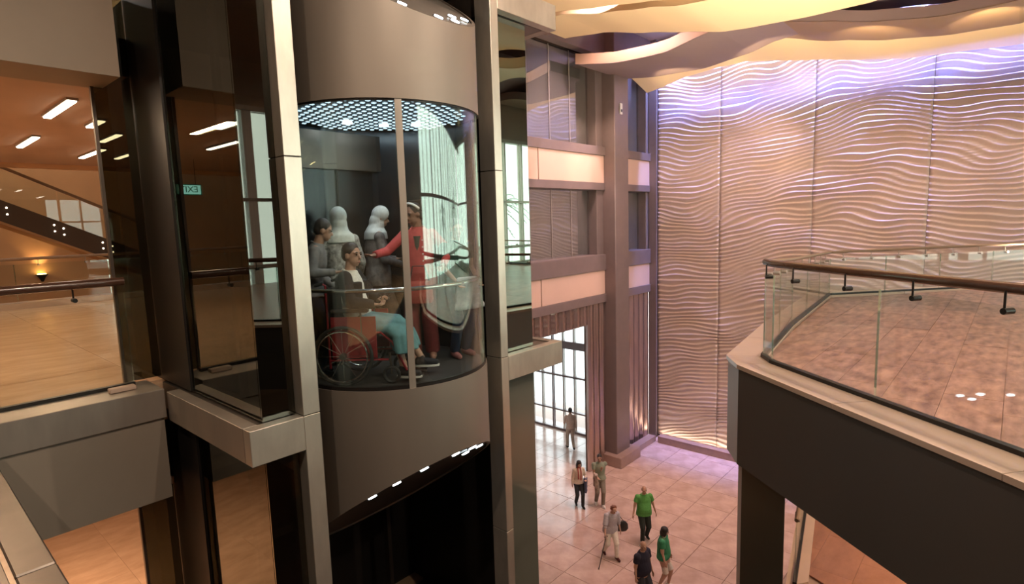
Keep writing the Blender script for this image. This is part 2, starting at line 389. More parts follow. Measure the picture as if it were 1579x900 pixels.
# glazed gallery front at Y = -8 (behind, right)
gfw = thing('window_10', (12, -8.2, -1.1), 'tall glazed gallery front with pale mullions', 'window', kind='structure')
xx = 4.3; i = 0
while xx < 22.7:
    B(xx, xx+(.28 if i % 3 == 0 else .09), -8.25, -8.0, -.3, 5.2).build('mullion', 'steel' if i % 3 else 'curtain', gfw)
    if xx < 21.5: B(xx+.1, xx+1.15, -8.12, -8.10, -.2, 5.1).build('pane', 'glass_facade', gfw)
    xx += 1.15; i += 1
for z, t in ((-.35, .15), (.42, .12), (2.45, .10), (5.1, .15)): B(4.3, 22.9, -8.28, -7.98, z, z+t).build('transom', 'steel', gfw)
struct('wall_front_upper', B(-8.3, 27, -8.4, -8.0, 5.25, 9.0), 'taupe_wall', 'solid wall above the gallery glass front')
struct('wall_front_lower', B(-8.3, 27, -8.4, -8.0, -8.6, -.35), 'taupe_wall', 'solid wall below the gallery glass front')
struct('wall_front_side', B(-8.3, 4.3, -8.4, -8.0, -.35, 5.25), 'taupe_wall', 'solid wall beside the gallery glass front')
struct('wall_east', B(22.75, 23.1, -8.4, -1.25, 5.25, 9), 'taupe_wall', 'solid wall above the end glazing')
struct('wall_east_low', B(22.75, 23.1, -8.4, -1.25, -8.6, -.35), 'taupe_wall', 'solid wall below the end glazing')
w11 = thing('window_11', (22.9, -4.8, -.35), 'tall end glazing beside the wave wall', 'window', kind='structure')
yy = -8.3; i = 0
while yy < -1.3:
    B(22.8, 23.0, yy, yy+(.25 if i % 3 == 0 else .08), -.3, 5.25).build('mullion', 'steel' if i % 3 else 'curtain', w11)
    B(22.88, 22.9, yy+.1, min(yy+1.0, -1.26), -.2, 5.1).build('pane', 'glass_facade', w11)
    yy += 1.0; i += 1
for z, t in ((-.35, .15), (.42, .12), (2.45, .10), (5.1, .15)): B(22.78, 23.02, -8.35, -1.25, z, z+t).build('transom', 'steel', w11)
area('end_portal', (23.3, -4.8, 2.4), (0, -4.8, 2.4), 7, 5.5, 1, (1, 1, 1), portal=True)

def palm(x, y, h, label):
    t = thing('palm_tree', (x, y, -8.3), label, 'tree', 'palms outside the gallery front')
    MB().tube([(x, y, -8.3), (x+.1, y, -8.3+h*.5), (x, y, -8.3+h)], .2, 10, True, [.26, .19, .17]).build('trunk', 'palm_trunk', t)
    for k in range(17):
        a = k*2.4; el = random.uniform(-.25, 1.15); L_ = random.uniform(1.9, 2.5); mb = MB(); d = Vector((math.cos(a), math.sin(a), 0)); sd = Vector((-d.y, d.x, 0)); prev = None
        P_ = []
        for q in range(9):
            s_ = q/8; P_.append(Vector((x, y, -8.3+h)) + d*(L_*s_*math.cos(el*.7)) + Vector((0, 0, L_*(math.sin(el)*s_ - .75*s_*s_))))
        mb.tube(P_, .02, 4)
        for q in range(1, 9):
            for sg in (-1, 1):
                for hh in (0, .5):
                    if q == 8 and hh: continue
                    p = P_[q].lerp(P_[min(8, q+1)], hh); tip = p + sd*sg*.5*(1-.5*q/8) + d*.22 + Vector((0, 0, -.14))
                    v = [mb.bm.verts.new(c) for c in (p, p+d*.055, tip)]; mb.bm.faces.new(v)
        mb.build('frond', 'palm_green', t)
palm(24.5, -14.5, 10.8, 'palm tree outside, taller one beyond the glass front'); palm(16.0, -15.5, 10.2, 'palm tree outside, shorter one beyond the glass front')
palm(31.0, -19.0, 11.2, 'far palm tree at the end of the outside paving')

# ---------------------------------------------------------------- ceiling ribbons
def ribbon(name, x0, x1, prof, th, y0, y1, m_under, label, m_edge=None, tilt=0., xfar=None):
    t = thing(name, ((x0+x1)/2, y0, 6.5), label, 'ceiling panel', 'wavy ribbons of the ceiling')
    N_ = int((y1-y0)/.16); bm = bmesh.new(); g = []
    for i in range(N_+1):
        y = y0+(y1-y0)*i/N_; z = lerp_prof(prof, y)
        # the near edge waves a little in plan
        xn = x0 + .25*math.sin(y*.8)
        g.append((y, z, xn))
    A = [bm.verts.new((xn, y, z+tilt)) for y, z, xn in g]; Bv = [bm.verts.new((x1, y, z)) for y, z, xn in g]
    A2 = [bm.verts.new((xn, y, z+tilt+.02)) for y, z, xn in g]; B2 = [bm.verts.new((x1, y, z+.02)) for y, z, xn in g]
    for i in range(N_):
        for q in ((A[i], Bv[i], Bv[i+1], A[i+1]), (A2[i], A2[i+1], B2[i+1], B2[i]), (A[i], A[i+1], A2[i+1], A2[i]), (Bv[i], B2[i], B2[i+1], Bv[i+1])): bm.faces.new(q).smooth = False
    for f_ in bm.faces: f_.smooth = abs(f_.normal.z) > .5
    mb = MB(); mb.bm.free(); mb.bm = bm; mb.build('soffit', m_under, t)
    for xe, ti in ((0, tilt), (1, 0)):
        bm = bmesh.new(); q_ = []
        for y, z, xn in g:
            xv = x1 if xe else xn; q_.append([bm.verts.new(p) for p in ((xv, y, z+ti), (xv+(-.02 if xe else .02), y, z+ti), (xv+(-.02 if xe else .02), y, z+ti+th), (xv, y, z+ti+th))])
        for a_, b_ in zip(q_, q_[1:]):
            for j in range(4): bm.faces.new((a_[j], a_[(j+1) % 4], b_[(j+1) % 4], b_[j]))
        bm.faces.new(q_[0]); bm.faces.new(q_[-1])
        mb = MB(); mb.bm.free(); mb.bm = bm; mb.build('edge_band', m_edge or m_under, t)
    for (y, z, xn) in (g[0], g[-1]):
        mb = MB(); v = [mb.bm.verts.new(p) for p in ((xn, y, z+tilt), (x1, y, z), (x1, y, z+th), (xn, y, z+tilt+th))]
        v2 = [mb.bm.verts.new(p.co + Vector((0, .015, 0))) for p in v]
        mb.bm.faces.new(v); mb.bm.faces.new(v2[::-1])
        for j in range(4): mb.bm.faces.new((v[j], v[(j+1) % 4], v2[(j+1) % 4], v2[j]))
        mb.build('end_band', m_edge or m_under, t)
    return t
PA = [(11.5, 7.53), (10.06, 7.38), (8.5, 7.02), (7.29, 6.76), (6.22, 6.52), (5.51, 6.46), (4.11, 6.39), (2.76, 6.38)]
PA2 = [(11.3, 7.48), (10.02, 7.35), (8.48, 7.09), (7.17, 6.88), (5.84, 6.59), (4.5, 6.45)]
PP = [(13.01, 7.38), (11.61, 6.9), (10.3, 6.75), (8.53, 6.69), (6.95, 6.88), (6.16, 7.08), (5.51, 7.14), (4.23, 7.29), (2.69, 7.24), (1.32, 7.02)]
PQ = [(8.2, 7.55), (6.47, 7.36), (4.42, 6.92), (3.18, 6.67), (1.69, 6.48), (0.18, 6.43)]
PB = [(11.84, 6.74), (11.44, 6.81), (10.1, 7.08), (8.86, 7.18), (7.85, 7.19), (5.46, 6.78), (4.1, 6.5), (2.87, 6.29), (1.59, 6.22), (0.16, 6.13)]
ribbon('ceiling_ribbon', 13.6, 16.0, PA, .30, -7.9, 11.5, 'ribbon_cream', 'cream wavy ceiling ribbon nearest the lift shaft end, with pointed tip', tilt=.02)
ribbon('ceiling_ribbon', 9.2, 13.4, PA2, .30, -7.9, 11.3, 'ribbon_cream', 'cream ceiling ribbon above the beam at the top of the picture', tilt=.05)
ribbon('ceiling_ribbon', 17.0, 20.0, PP, .36, -7.9, 11.8, 'ribbon_mauve', 'mauve grey ceiling ribbon with an orange near edge, hanging lowest', 'ribbon_orange')
ribbon('ceiling_ribbon', 18.6, 21.0, PQ, .30, -7.9, 8.9, 'ribbon_brown', 'brown ceiling ribbon between the mauve one and the wave wall', 'ribbon_mauve')
ribbon('ceiling_ribbon', 20.7, 22.2, PB, .30, -7.9, 11.84, 'ribbon_cream', 'cream ceiling ribbon running along the top of the wave wall', tilt=.46)
# the roof behind the ribbons
# ---------------------------------------------------------------- left wing
struct('floor_left_wing', B(-8.3, 8.0, 6.95, 16.7, -.45, -.03), 'marble_tan', 'tan marble gallery floor of the left wing')
tiles(bpy.data.objects['floor_left_wing'], -2.9, 7.9, 6.97, 16.7, 1.2, 0, .04, 'marble_tan', gap=.0008, bv=.0008)
struct('trim_4', B(-8.3, 1.86, 6.4, 6.96, -.27, .03, bev=.006), 'steel', 'steel coping beam along the left gallery edge')
struct('wall_left_bulkhead', B(-8.3, 1.84, 6.43, 6.93, -1.12, -.27), 'bulkhead', 'grey brown bulkhead under the left gallery edge')
struct('wall_left_upper', B(-8.3, 1.77, 6.4, 7.05, 3.06, 5.3), 'taupe_wall', 'taupe bulkhead of the upper floor at top left')
struct('ceiling_left_wing', B(-8.3, 8.0, 7.05, 16.6, 3.22, 3.6), 'orange_ceiling', 'warm brown ceiling of the left wing')
struct('trim_5', B(-8.3, 8.0, 16.6, 16.75, 3.12, 3.62), 'orange_wall', 'cove edge of the left wing ceiling')
struct('wall_upper_left_wing', B(-8.3, 1.64, 7.05, 7.3, 5.0, 8.9).box(5.75, 8, 7.05, 7.3, 5.0, 8.9), 'taupe_wall', 'upper storey wall of the left wing')
struct('floor_lower_left', B(-8.3, 8.0, 6.97, 22.0, -4.5, -4.13), 'marble_tan', 'tan marble floor one storey down on the left')
tiles(bpy.data.objects['floor_lower_left'], -1.2, 3.6, 7.4, 15.8, 1.2, -4.1, .04, 'marble_tan', gap=.0008, bv=.0008)
struct('ceiling_lower_left', B(-8.3, 8.0, 6.95, 16.7, -1.2, -1.12), 'orange_ceiling', 'ceiling of the storey below on the left')
# line lamps in the ceiling
lamps = [(1.835, 8.5, 9.93), (2.04, 11.94, 13.46), (2.42, 9.75, 10.46), (3.2, 13.0, 14.7), (2.93, 10.94, 12.0), (3.77, 13.55, 14.5),
         (0.2, 8.2, 9.5), (-.6, 10.6, 12.0), (-1.6, 8.6, 10.1), (-2.4, 12.2, 13.4), (0.9, 14.0, 15.3), (-3.9, 9.5, 11.0), (-5.4, 12, 13.4), (5.0, 9.4, 10.6), (5.4, 12.6, 14)]
where = ['nearest line lamp of the brown ceiling, in front of the others', 'line lamp farther left, above the stair', 'short line lamp right of the nearest one', 'line lamp above the stair end, beside the glass', 'line lamp seen through the glass beside the shaft',
         'small far line lamp seen through the glass']
for i, (lx, a, b) in enumerate(lamps):
    lt = thing('ceiling_line_lamp', (lx, (a+b)/2, 3.2), where[i] if i < 6 else 'line lamp left of the picture, seen only mirrored in the dark shaft glass', 'ceiling lamp', 'line lamps of the left wing' if i < 6 else 'mirrored line lamps')
    B(lx-.06, lx+.06, a, b, 3.19, 3.225).build('housing', 'fascia_edge', lt)
    B(lx-.042, lx+.042, a+.02, b-.02, 3.175, 3.19).build('diffuser', 'lamp_line', lt)
for (sx, sy, sz) in ((.5, 9, 3.1), (-2.5, 11, 3.1), (2.0, 13, 3.1), (-5, 9, 3.1)):
    area('line_lamp_light', (sx, sy, sz), (sx, sy, 0), .1, 1.4, 52, (1, .68, .42))
spot('soffit_spot', (1.2, 19.3, 8.5), (3.6, 22, 1.2), 420, (1, .62, .32), 90)
area('lower_left_light', (0.5, 9.8, -1.25), (0.5, 9.8, -4), 3, 3, 170, (1, .66, .44))
# smoke detector-like ceiling sensor
sd = thing('smoke_detector', (1.2, 9.9, 3.1), 'small dark detector on the brown ceiling left of the nearest line lamp', 'detector')
MB().tube([(1.2, 9.9, 3.22), (1.2, 9.9, 3.15)], .06, 12).build('body', 'black_metal', sd)
MB().tube([(1.2, 9.9, 3.15), (1.2, 9.9, 3.10)], .02, 8).build('sensor', 'black_metal', sd)

def railing(name, pts, tops, label, seglen=1.3, rail_r=.035, rail_mat='handrail_wood', brackets=True, glass_h=.12, group=None, th=.012, bracket_in=None, base_off=.0, wood_above=True):
    """glass balustrade: one pane per segment, continuous rail, brackets below it"""
    t = thing(name, pts[0], label, 'railing', group)
    P_ = [Vector(p) for p in pts]; T_ = [Vector((p[0], p[1], z)) for p, z in zip(pts, tops)]
    bmn = MB()
    for a, b, ta, tb in zip(P_, P_[1:], T_, T_[1:]):
        L_ = (b-a).length; k = max(1, round(L_/seglen)); d = (b-a).normalized(); nrm = Vector((-d.y, d.x, 0))
        for i in range(k):
            s0, s1 = i/k, (i+1)/k; g_ = .006/L_
            p0 = a.lerp(b, s0+g_); p1 = a.lerp(b, s1-g_); q0 = ta.lerp(tb, s0+g_); q1 = ta.lerp(tb, s1-g_)
            q0.z -= glass_h; q1.z -= glass_h
            mb = MB(); V = []
            for off in (-th/2, th/2): V.append([mb.bm.verts.new(c + nrm*off) for c in (p0, p1, q1, q0)])
            mb.bm.faces.new(V[0][::-1]); mb.bm.faces.new(V[1])
            for j in range(4): mb.bm.faces.new((V[0][j], V[0][(j+1) % 4], V[1][(j+1) % 4], V[1][j]))
            pane = mb.build('glass_pane', 'glass_clear', t)
            for (e0, e1) in ((p0, q0), (p1, q1)): MB().tube([e0, e1], .006, 4).build('polished_edge', 'glass_edge', pane)
            if brackets:
                for s_ in ((s0*.75+s1*.25), (s0*.25+s1*.75)) if L_/k > .8 else ((s0+s1)/2,):
                    c = ta.lerp(tb, s_); bk = MB()
                    zc = c.z - .15
                    bk.tube([Vector((c.x, c.y, zc)) - nrm*.03, Vector((c.x, c.y, zc)) + nrm*.045], .022, 10)
                    bk.tube([Vector((c.x, c.y, zc)) + nrm*.035, Vector((c.x, c.y, c.z-.02)) + nrm*.035, Vector((c.x, c.y, c.z))], .008, 6)
                    bk.build('bracket', 'black_metal' if rail_mat == 'handrail_wood' else 'steel', t)
        bmn.box(0, 0, 0, 0, 0, 0) if False else None
        cb = MB(); V = []
        for off in (-.03, .03): V.append([cb.bm.verts.new(c) for c in (a + nrm*off + Vector((0, 0, -.02)), b + nrm*off + Vector((0, 0, -.02)), b + nrm*off + Vector((0, 0, .035)), a + nrm*off + Vector((0, 0, .035)))])
        cb.bm.faces.new(V[0]); cb.bm.faces.new(V[1])
        for j in range(4): cb.bm.faces.new((V[0][j], V[0][(j+1) % 4], V[1][(j+1) % 4], V[1][j]))
        cb.build('base_channel', 'base_channel', t)
    MB().tube(T_, rail_r, 12).build('handrail', rail_mat, t)
    return t
railing('glass_railing', [(-5.0, 6.84, .03), (1.72, 6.84, .03)], [1.12, 1.12], 'glass railing with dark wooden handrail on the left gallery edge', 1.65, .045)
railing('glass_railing', [(-5.0, 17.0, .0), (7.6, 17.0, .0)], [1.1, 1.1], 'far glass railing with copper handrail before the staircase', 1.9, .035, 'ribbon_orange')
struct('trim_6', B(-8, 8, 16.7, 17.15, -.3, .12), 'coping_stone', 'pale kerb under the far left railing')
# small stop at the railing end
tag(B(1.45, 1.68, 6.62, 6.72, .03, .075, bev=.008).build('door_stop', 'coping_stone'), 'small pale metal block on the coping at the foot of the shaft', 'block')

# staircase beyond
st = thing('staircase', (7, 20, 0), 'dark staircase with glass sides rising to the left beyond the gallery', 'staircase')
sl = -.497
def zx(x, z0): return z0 + (x-2.5)*sl
def slab(x0, x1, zt, zb, y0, y1):
    mb = MB(); V = [[mb.bm.verts.new((x, y, zx(x, z))) for x, z in ((x0, zb), (x1, zb), (x1, zt), (x0, zt))] for y in (y0, y1)]
    mb.bm.faces.new(V[0]); mb.bm.faces.new(V[1][::-1])
    for j in range(4): mb.bm.faces.new((V[0][j], V[1][j], V[1][(j+1) % 4], V[0][(j+1) % 4]))
    return mb
for y in (19.95, 21.3): slab(-3.5, 6.6, 2.58, 2.0, y, y+.08).build('stringer', 'dark_plaster', st)
slab(-3.5, 6.6, 2.0, 1.93, 19.97, 21.36).build('soffit', 'orange_wall', st)
for i in range(28):
    sx = -3.0+.34*i; B(sx, sx+.36, 20.03, 21.3, zx(sx+.34, 2.3), zx(sx+.34, 2.3)+.16).build('step', 'fascia_edge', st)
for i in range(7):
    a = -3.4+1.42*i; gp = slab(a+.01, a+1.4, 3.42, 2.58, 19.98, 20.0).build('glass_pane', 'glass_clear', st)
slab(-3.5, 6.6, 3.52, 3.44, 19.96, 20.03).build('handrail', 'ribbon_orange', st)
# small glowing dots on the stringer, in pairs, standing in for reflections
for (sx, dz) in ((2.6, 0), (3.55, 0), (3.75, 0), (4.62, 0), (4.85, .0)):
    for k in (0, 1): 
        z_ = zx(sx, 2.42-.17*k); MB().tube([(sx, 19.95, z_), (sx, 19.94, z_)], .020, 8).build('reflection_dot', 'lamp_line', st)
# wall sconce
sc_ = thing('wall_sconce', (3.45, 21.9, .3), 'small wall uplight glowing on the orange wall below the stair', 'wall lamp')
MB().tube([(3.45, 21.88, .25), (3.45, 21.88, .38), (3.45, 21.88, .47)], .05, 10, True, [.03, .09, .16]).build('shade', 'black_metal', sc_)
MB().tube([(3.45, 21.88, .475), (3.45, 21.88, .49)], .11, 10).build('lamp', 'sconce_lit', sc_)
spot('sconce_spot', (3.45, 21.8, .56), (3.45, 21.95, 2.2), 30, (1, .62, .25), 80)
# exit sign hanging in the left wing, seen as a reflection in the shaft glass
es = thing('exit_sign', (-.9, 14, 2.4), 'lit green exit sign hanging from the brown ceiling, mirrored in the shaft glass', 'sign')
B(-1.16, -.62, 14.0, 14.05, 2.42, 2.66, bev=.006).build('plate', 'sign_green', es)
B(-1.14, -.64, 13.995, 14.0, 2.44, 2.64).build('face', 'sign_lit', es)
for dx in (-1.05, -.73): MB().tube([(dx, 14.02, 2.66), (dx, 14.02, 3.22)], .006, 6).build('rod', 'black_metal', es)
tcv = bpy.data.curves.new('lettering', 'FONT'); tcv.body = 'EXIT'; tcv.size = .19; tcv.extrude = .002; tcv.align_x = 'CENTER'; tcv.align_y = 'CENTER'
to = bpy.data.objects.new('tmp', tcv); COL.objects.link(to); bpy.context.view_layer.update()
tme = bpy.data.meshes.new_from_object(to.evaluated_get(bpy.context.evaluated_depsgraph_get())); bpy.data.objects.remove(to)
tme.name = 'lettering'; tme.materials.clear(); tme.materials.append(M['sign_green']); to = bpy.data.objects.new('lettering', tme); COL.objects.link(to); to.parent = es; to.location = (.01, -.012, .14); to.rotation_euler = (R(90), 0, 0)

# ---------------------------------------------------------------- our own gallery edge, bottom left
struct('floor_own', B(-8.3, .30, -8.0, 6.4, -.4, -.01), 'marble_tan', 'gallery floor under the viewer')
oc = thing('trim_7', (.39, 3, 0), 'brushed steel coping at the bottom left corner', 'coping', kind='structure')
for (a, b) in ((-8, -2), (-2, .4), (.4, 3.47), (3.48, 6.39)): B(.30, .46, a, b-.006, -.27, 0, bev=.008).build('coping_length', 'steel_dark', oc)
B(.28, .44, -8, 6.38, -1.1, -.27).build('edge_panel', 'steel_dark', oc)
B(.20, .295, -8, 6.38, -.1, -.006, bev=.02).build('inner_channel', 'steel_dark', oc)

# ---------------------------------------------------------------- lift shaft tower
def seg_column(name, x0, x1, y0, y1, label, face='steel_light'):
    t = thing(name, ((x0+x1)/2, (y0+y1)/2, -8.2), label, 'column', 'steel columns of the lift shaft')
    z = -8.2
    lv = [-8.2, -6.57, -4.38, -2.19, 0.0, 2.19, 4.38, 6.57, 8.9]
    for a, b in zip(lv, lv[1:]):
        B(x0, x1, y0, y1, a+.004, b-.004, bev=.004).build('steel_length', face, t)
    B(x0+.01, x1-.01, y0+.01, y1-.01, -8.2, 8.9).build('core', 'black_metal', t)
    return t
seg_column('shaft_column', 2.335, 2.49, 4.5, 4.70, 'slim steel column left of the glass lift')
seg_column('shaft_column', 4.85, 4.975, 4.5, 4.74, 'slim steel column right of the glass lift')
for z in (-4.1, 0.0, 4.27):
    zt, zb = z, z-.30
    for nm, (xa, xb), lab in (('L', (1.87, 2.334), 'left'), ('R', (4.976, 6.06), 'right')):
        lv = {-4.1: 'lower storey', 0.0: 'gallery level', 4.27: 'upper storey'}[z]
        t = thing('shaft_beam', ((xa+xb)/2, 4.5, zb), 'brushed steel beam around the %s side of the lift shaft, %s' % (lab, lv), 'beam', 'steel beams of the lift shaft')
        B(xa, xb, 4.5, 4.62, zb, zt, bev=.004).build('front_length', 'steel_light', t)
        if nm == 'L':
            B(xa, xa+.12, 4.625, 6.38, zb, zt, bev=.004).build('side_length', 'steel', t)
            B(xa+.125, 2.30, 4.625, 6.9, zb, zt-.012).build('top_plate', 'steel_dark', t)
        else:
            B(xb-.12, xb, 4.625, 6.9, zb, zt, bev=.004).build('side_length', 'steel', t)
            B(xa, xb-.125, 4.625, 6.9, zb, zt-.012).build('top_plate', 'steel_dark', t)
# glass skins of the shaft
def gpanel(name, mb, mt, label, group='glass skins of the lift shaft'): return tag(mb.build(name, mt), label, 'glass panel', group)
lev = [(-8.2, -4.4, 'bottom storey'), (-4.1, -.30, 'storey below the gallery'), (0.0, 3.97, 'gallery level'), (4.27, 8.9, 'top storey')]
for za, zb, nm in lev:
    gpanel('shaft_glass', B(2.04, 2.06, 4.66, 6.14, za+.004, zb-.004), 'glass_shaft', 'dark side glass of the lift shaft, left face, '+nm)
    gpanel('shaft_glass', B(2.04, 2.33, 4.632, 4.65, za+.004, zb-.004), 'glass_green', 'narrow front glass strip left of the lift column, '+nm)
    gpanel('shaft_glass', B(4.98, 5.61, 4.64, 4.66, za+.004, zb-.004), 'glass_mirror' if za >= 0 else 'glass_painted', 'mirroring front glass right of the lift, '+nm)
    gpanel('shaft_glass', B(5.60, 5.62, 4.665, 7.2, za+.004, zb-.004), 'glass_shaft', 'side glass on the right face of the lift shaft, '+nm)
    B(5.596, 5.626, 4.628, 4.668, za+.004, zb-.004)
    tag(B(2.02, 2.10, 6.15, 7.3, za+.004, zb-.004).build('shaft_pier', 'shaft_dark'), 'black metal pier at the rear corner of the lift shaft, '+nm, 'pier', 'black piers of the lift shaft')
    gpanel('side_glass', B(1.69, 2.015, 6.985, 7.005, za+.04, zb-.004), 'glass_shaft', 'bronze tinted glass strip between gallery and lift shaft, '+nm)
tag(B(1.66, 1.688, 6.97, 7.02, -8.2, 8.9).build('edge_bar', 'steel_dark'), 'thin dark bar at the edge of the tinted glass strip', 'bar')
# interior of shaft
struct('wall_shaft_back', B(2.1, 5.6, 7.2, 7.3, -8.2, 8.9), 'shaft_dark', 'dark rear wall inside the lift shaft')
struct('wall_shaft_right', B(5.46, 5.58, 4.9, 7.2, -8.2, 8.9), 'shaft_dark', 'dark right lining inside the lift shaft')
for (gx, gy) in ((2.75, 6.6), (3.68, 6.9), (4.6, 6.6)):
    tag(B(gx-.03, gx+.03, gy, gy+.1, -8.2, 8.9).build('guide_rail', 'steel_dark'), {2.75: 'left', 3.68: 'middle', 4.6: 'right'}[gx]+' vertical guide rail inside the dark shaft', 'rail', 'guide rails of the shaft')
for z in (-6.2, -2.35, 4.9): tag(B(2.12, 5.44, 6.75, 6.88, z, z+.22).build('cross_beam', 'steel_dark'), 'dark cross beam at the rear of the shaft, '+{-6.2: 'lowest', -2.35: 'below the lift', 4.9: 'above the lift'}[z], 'beam', 'cross beams in the shaft')
ob = thing('buffer_bracket', (2.62, 5.35, -1.0), 'bracket coloured as lit orange in the shaft left of the lift belly', 'bracket')
B(2.52, 2.78, 5.2, 5.5, -1.05, -.78, bev=.01).build('plate', 'orange_lit', ob); B(2.60, 2.66, 5.3, 5.4, -8.2, -1.05).build('post', 'steel_dark', ob)
ob = thing('buffer_bracket', (3.9, 6.3, 5.0), 'machine bracket coloured as lit orange above the lift', 'bracket')
B(3.5, 4.3, 6.2, 6.5, 4.95, 5.35, bev=.01).build('plate', 'orange_lit', ob); B(3.85, 3.95, 6.5, 6.75, 5.0, 5.1).build('arm', 'steel_dark', ob)
for rx in (3.55, 3.75): tag(MB().tube([(rx, 5.9, 4.7), (rx, 5.9, 8.9)], .012, 6).build('hoist_rope', 'black_metal'), 'hoist rope above the lift, '+('left' if rx < 3.6 else 'right'), 'rope', 'hoist ropes')

# ---------------------------------------------------------------- the lift car
CX, CY, RR = 3.68, 5.01, 1.0
lift = thing('glass_lift', (CX, CY, .1), 'round glass lift with bronze belly and hood, full of people', 'lift')
def cyl_shell(name, mt, z_lo, z_hi, rad, a0=0, a1=360, seg=96, thick=.03, parent=lift):
    bm = bmesh.new(); g = []; full = (a1-a0) >= 360
    for i in range(seg+(0 if full else 1)):
        a = R(a0+(a1-a0)*i/seg); c, s_ = math.cos(a), math.sin(a); P_ = []
        for rr in (rad, rad-thick):
            x, y = CX+rr*c, CY+rr*s_
            P_ += [(x, y, z_lo(x, y)), (x, y, z_hi(x, y))]
        g.append([bm.verts.new(p) for p in (P_[0], P_[1], P_[3], P_[2])])
    n_ = len(g)
    for i in range(n_ if full else n_-1):
        a_, b_ = g[i], g[(i+1) % n_]
        for j in range(4):
            f_ = bm.faces.new((a_[j], a_[(j+1) % 4], b_[(j+1) % 4], b_[j])); f_.smooth = j in (0, 2)
    if not full: bm.faces.new(g[0]); bm.faces.new(g[-1][::-1])
    mb = MB(); mb.bm.free(); mb.bm = bm; return mb.build(name, mt, parent)
top_pl = lambda x, y: .785+.66*y
bot_pl = lambda x, y: 2.282-.727*y
hood = cyl_shell('hood', 'bronze_skin', lambda x, y: 2.70, top_pl, 1.012)
belly = cyl_shell('belly', 'bronze_skin', bot_pl, lambda x, y: .10, 1.012)
def cap(name, fn, dz, rad, mt, parent):
    mb = MB(); A = []; 
    for k in (0, 1): A.append([mb.bm.verts.new((CX+rad*math.cos(t), CY+rad*math.sin(t), fn(0, CY+rad*math.sin(t))+dz+k*.03)) for t in [2*math.pi*i/64 for i in range(64)]])
    mb.bm.faces.new(A[0][::-1]); mb.bm.faces.new(A[1])
    for i in range(64): mb.bm.faces.new((A[0][i], A[0][(i+1) % 64], A[1][(i+1) % 64], A[1][i]))
    return mb.build(name, mt, parent)
cap('hood_lid', top_pl, -.05, .985, 'steel', hood)
cap('belly_lid', bot_pl, -.0+.02, .985, 'steel_dark', belly)
def disc_lamp(ang, rad, fn, dz, side, par, slope):
    x = CX+rad*math.cos(R(ang)); y = CY+rad*math.sin(R(ang)); z = fn(x, y)+dz
    n_ = Vector((0, -slope, 1)).normalized()*side
    MB().tube([Vector((x, y, z)) - n_*.01, Vector((x, y, z)) + n_*.012], .055, 16).build('downlight_ring', 'chrome', par)
    MB().tube([Vector((x, y, z)) + n_*.012, Vector((x, y, z)) + n_*.02], .042, 16).build('downlight_lens', 'lamp_white', par)
for ang in (-131, -111, -87, -70, -44): disc_lamp(ang, .90, top_pl, -.02, 1, hood, .66)
disc_lamp(-57, .80, top_pl, -.02, 1, hood, .66)
for ang, rad in ((-144, .91), (-129, .91), (-112, .91), (-89, .91), (-71, .91), (-58, .91), (-64, .78)): disc_lamp(ang, rad, bot_pl, 0.02, -1, belly, -.727)
gz0, gz1 = (lambda x, y: .10), (lambda x, y: 2.70)
for a0, a1 in ((-196, -119.0), (-115.4, -32)): cyl_shell('curved_pane', 'glass_car', gz0, gz1, .995, a0, a1, 48, .012)
def frame_post(ang, wdeg, mt='steel'): cyl_shell('mullion', mt, gz0, gz1, 1.004, ang-wdeg, ang+wdeg, 3, .035)
frame_post(-117.2, 1.75); frame_post(-30.5, 1.6, 'steel_light'); frame_post(-198, 1.6, 'steel_light')
cyl_shell('top_channel', 'black_metal', lambda x, y: 2.685, lambda x, y: 2.705, 1.0, -200, -28, 64, .03)
cyl_shell('bottom_channel', 'black_metal', lambda x, y: .095, lambda x, y: .135, 1.0, -200, -28, 64, .03)
# interior
MB().tube([(CX, CY, .06), (CX, CY, .10)], .985, 48).build('car_floor', 'car_floor', lift)
MB().tube([(CX, CY, 2.72), (CX, CY, 2.76)], .985, 48).build('car_ceiling', 'black_metal', lift)
cyl_shell('rear_wall', 'car_wall', gz0, lambda x, y: 2.72, .985, -27, 160, 40, .02)
B(3.0, 4.3, 5.86, 5.90, .12, 2.25).build('door_leaf', 'car_wall', lift)
B(3.64, 3.66, 5.84, 5.86, .12, 2.25).build('door_gap', 'black_metal', lift)
B(2.9, 4.4, 5.80, 5.88, 2.25, 2.66).build('header_panel', 'steel_dark', lift)
B(4.45, 4.5, 5.1, 5.75, .9, 1.9, bev=.01).build('control_panel', 'steel_dark', lift)
gr = MB()
d_ = .10
for i in range(-12, 13):
    for j in range(-12, 13):
        u_ = i*d_+(.05 if j % 2 else 0); v_ = j*d_; x = CX+u_*.806+v_*.592; y = CY-u_*.592+v_*.806
        if (x-CX)**2+(y-CY)**2 < .90**2: gr.box(x-.017, x+.017, y-.017, y+.017, 2.712, 2.719)
tag(gr.build('ceiling_light_grid', 'grid_led', lift), kind='stuff')
for (dx, dy) in ((.3, .35), (-.1, .45), (.55, .1), (-.3, -.2), (.1, -.3)): spot('car_spot', (CX+dx, CY+dy, 2.685), (CX+dx*.5, CY+dy*.5, 0), 9, (.88, .95, 1.0), 150, .05, 1)
for (dx, dy) in ((.3, .35), (-.1, .45), (.55, .1)):
    MB().tube([(CX+dx, CY+dy, 2.70), (CX+dx, CY+dy, 2.715)], .05, 14).build('ceiling_spot', 'lamp_white', lift)
hr = MB().tube([(CX+.955*math.cos(R(a)), CY+.955*math.sin(R(a)), 1.02) for a in range(-194, -33, 4)], .02, 10); hr.build('handrail', 'chrome', lift)
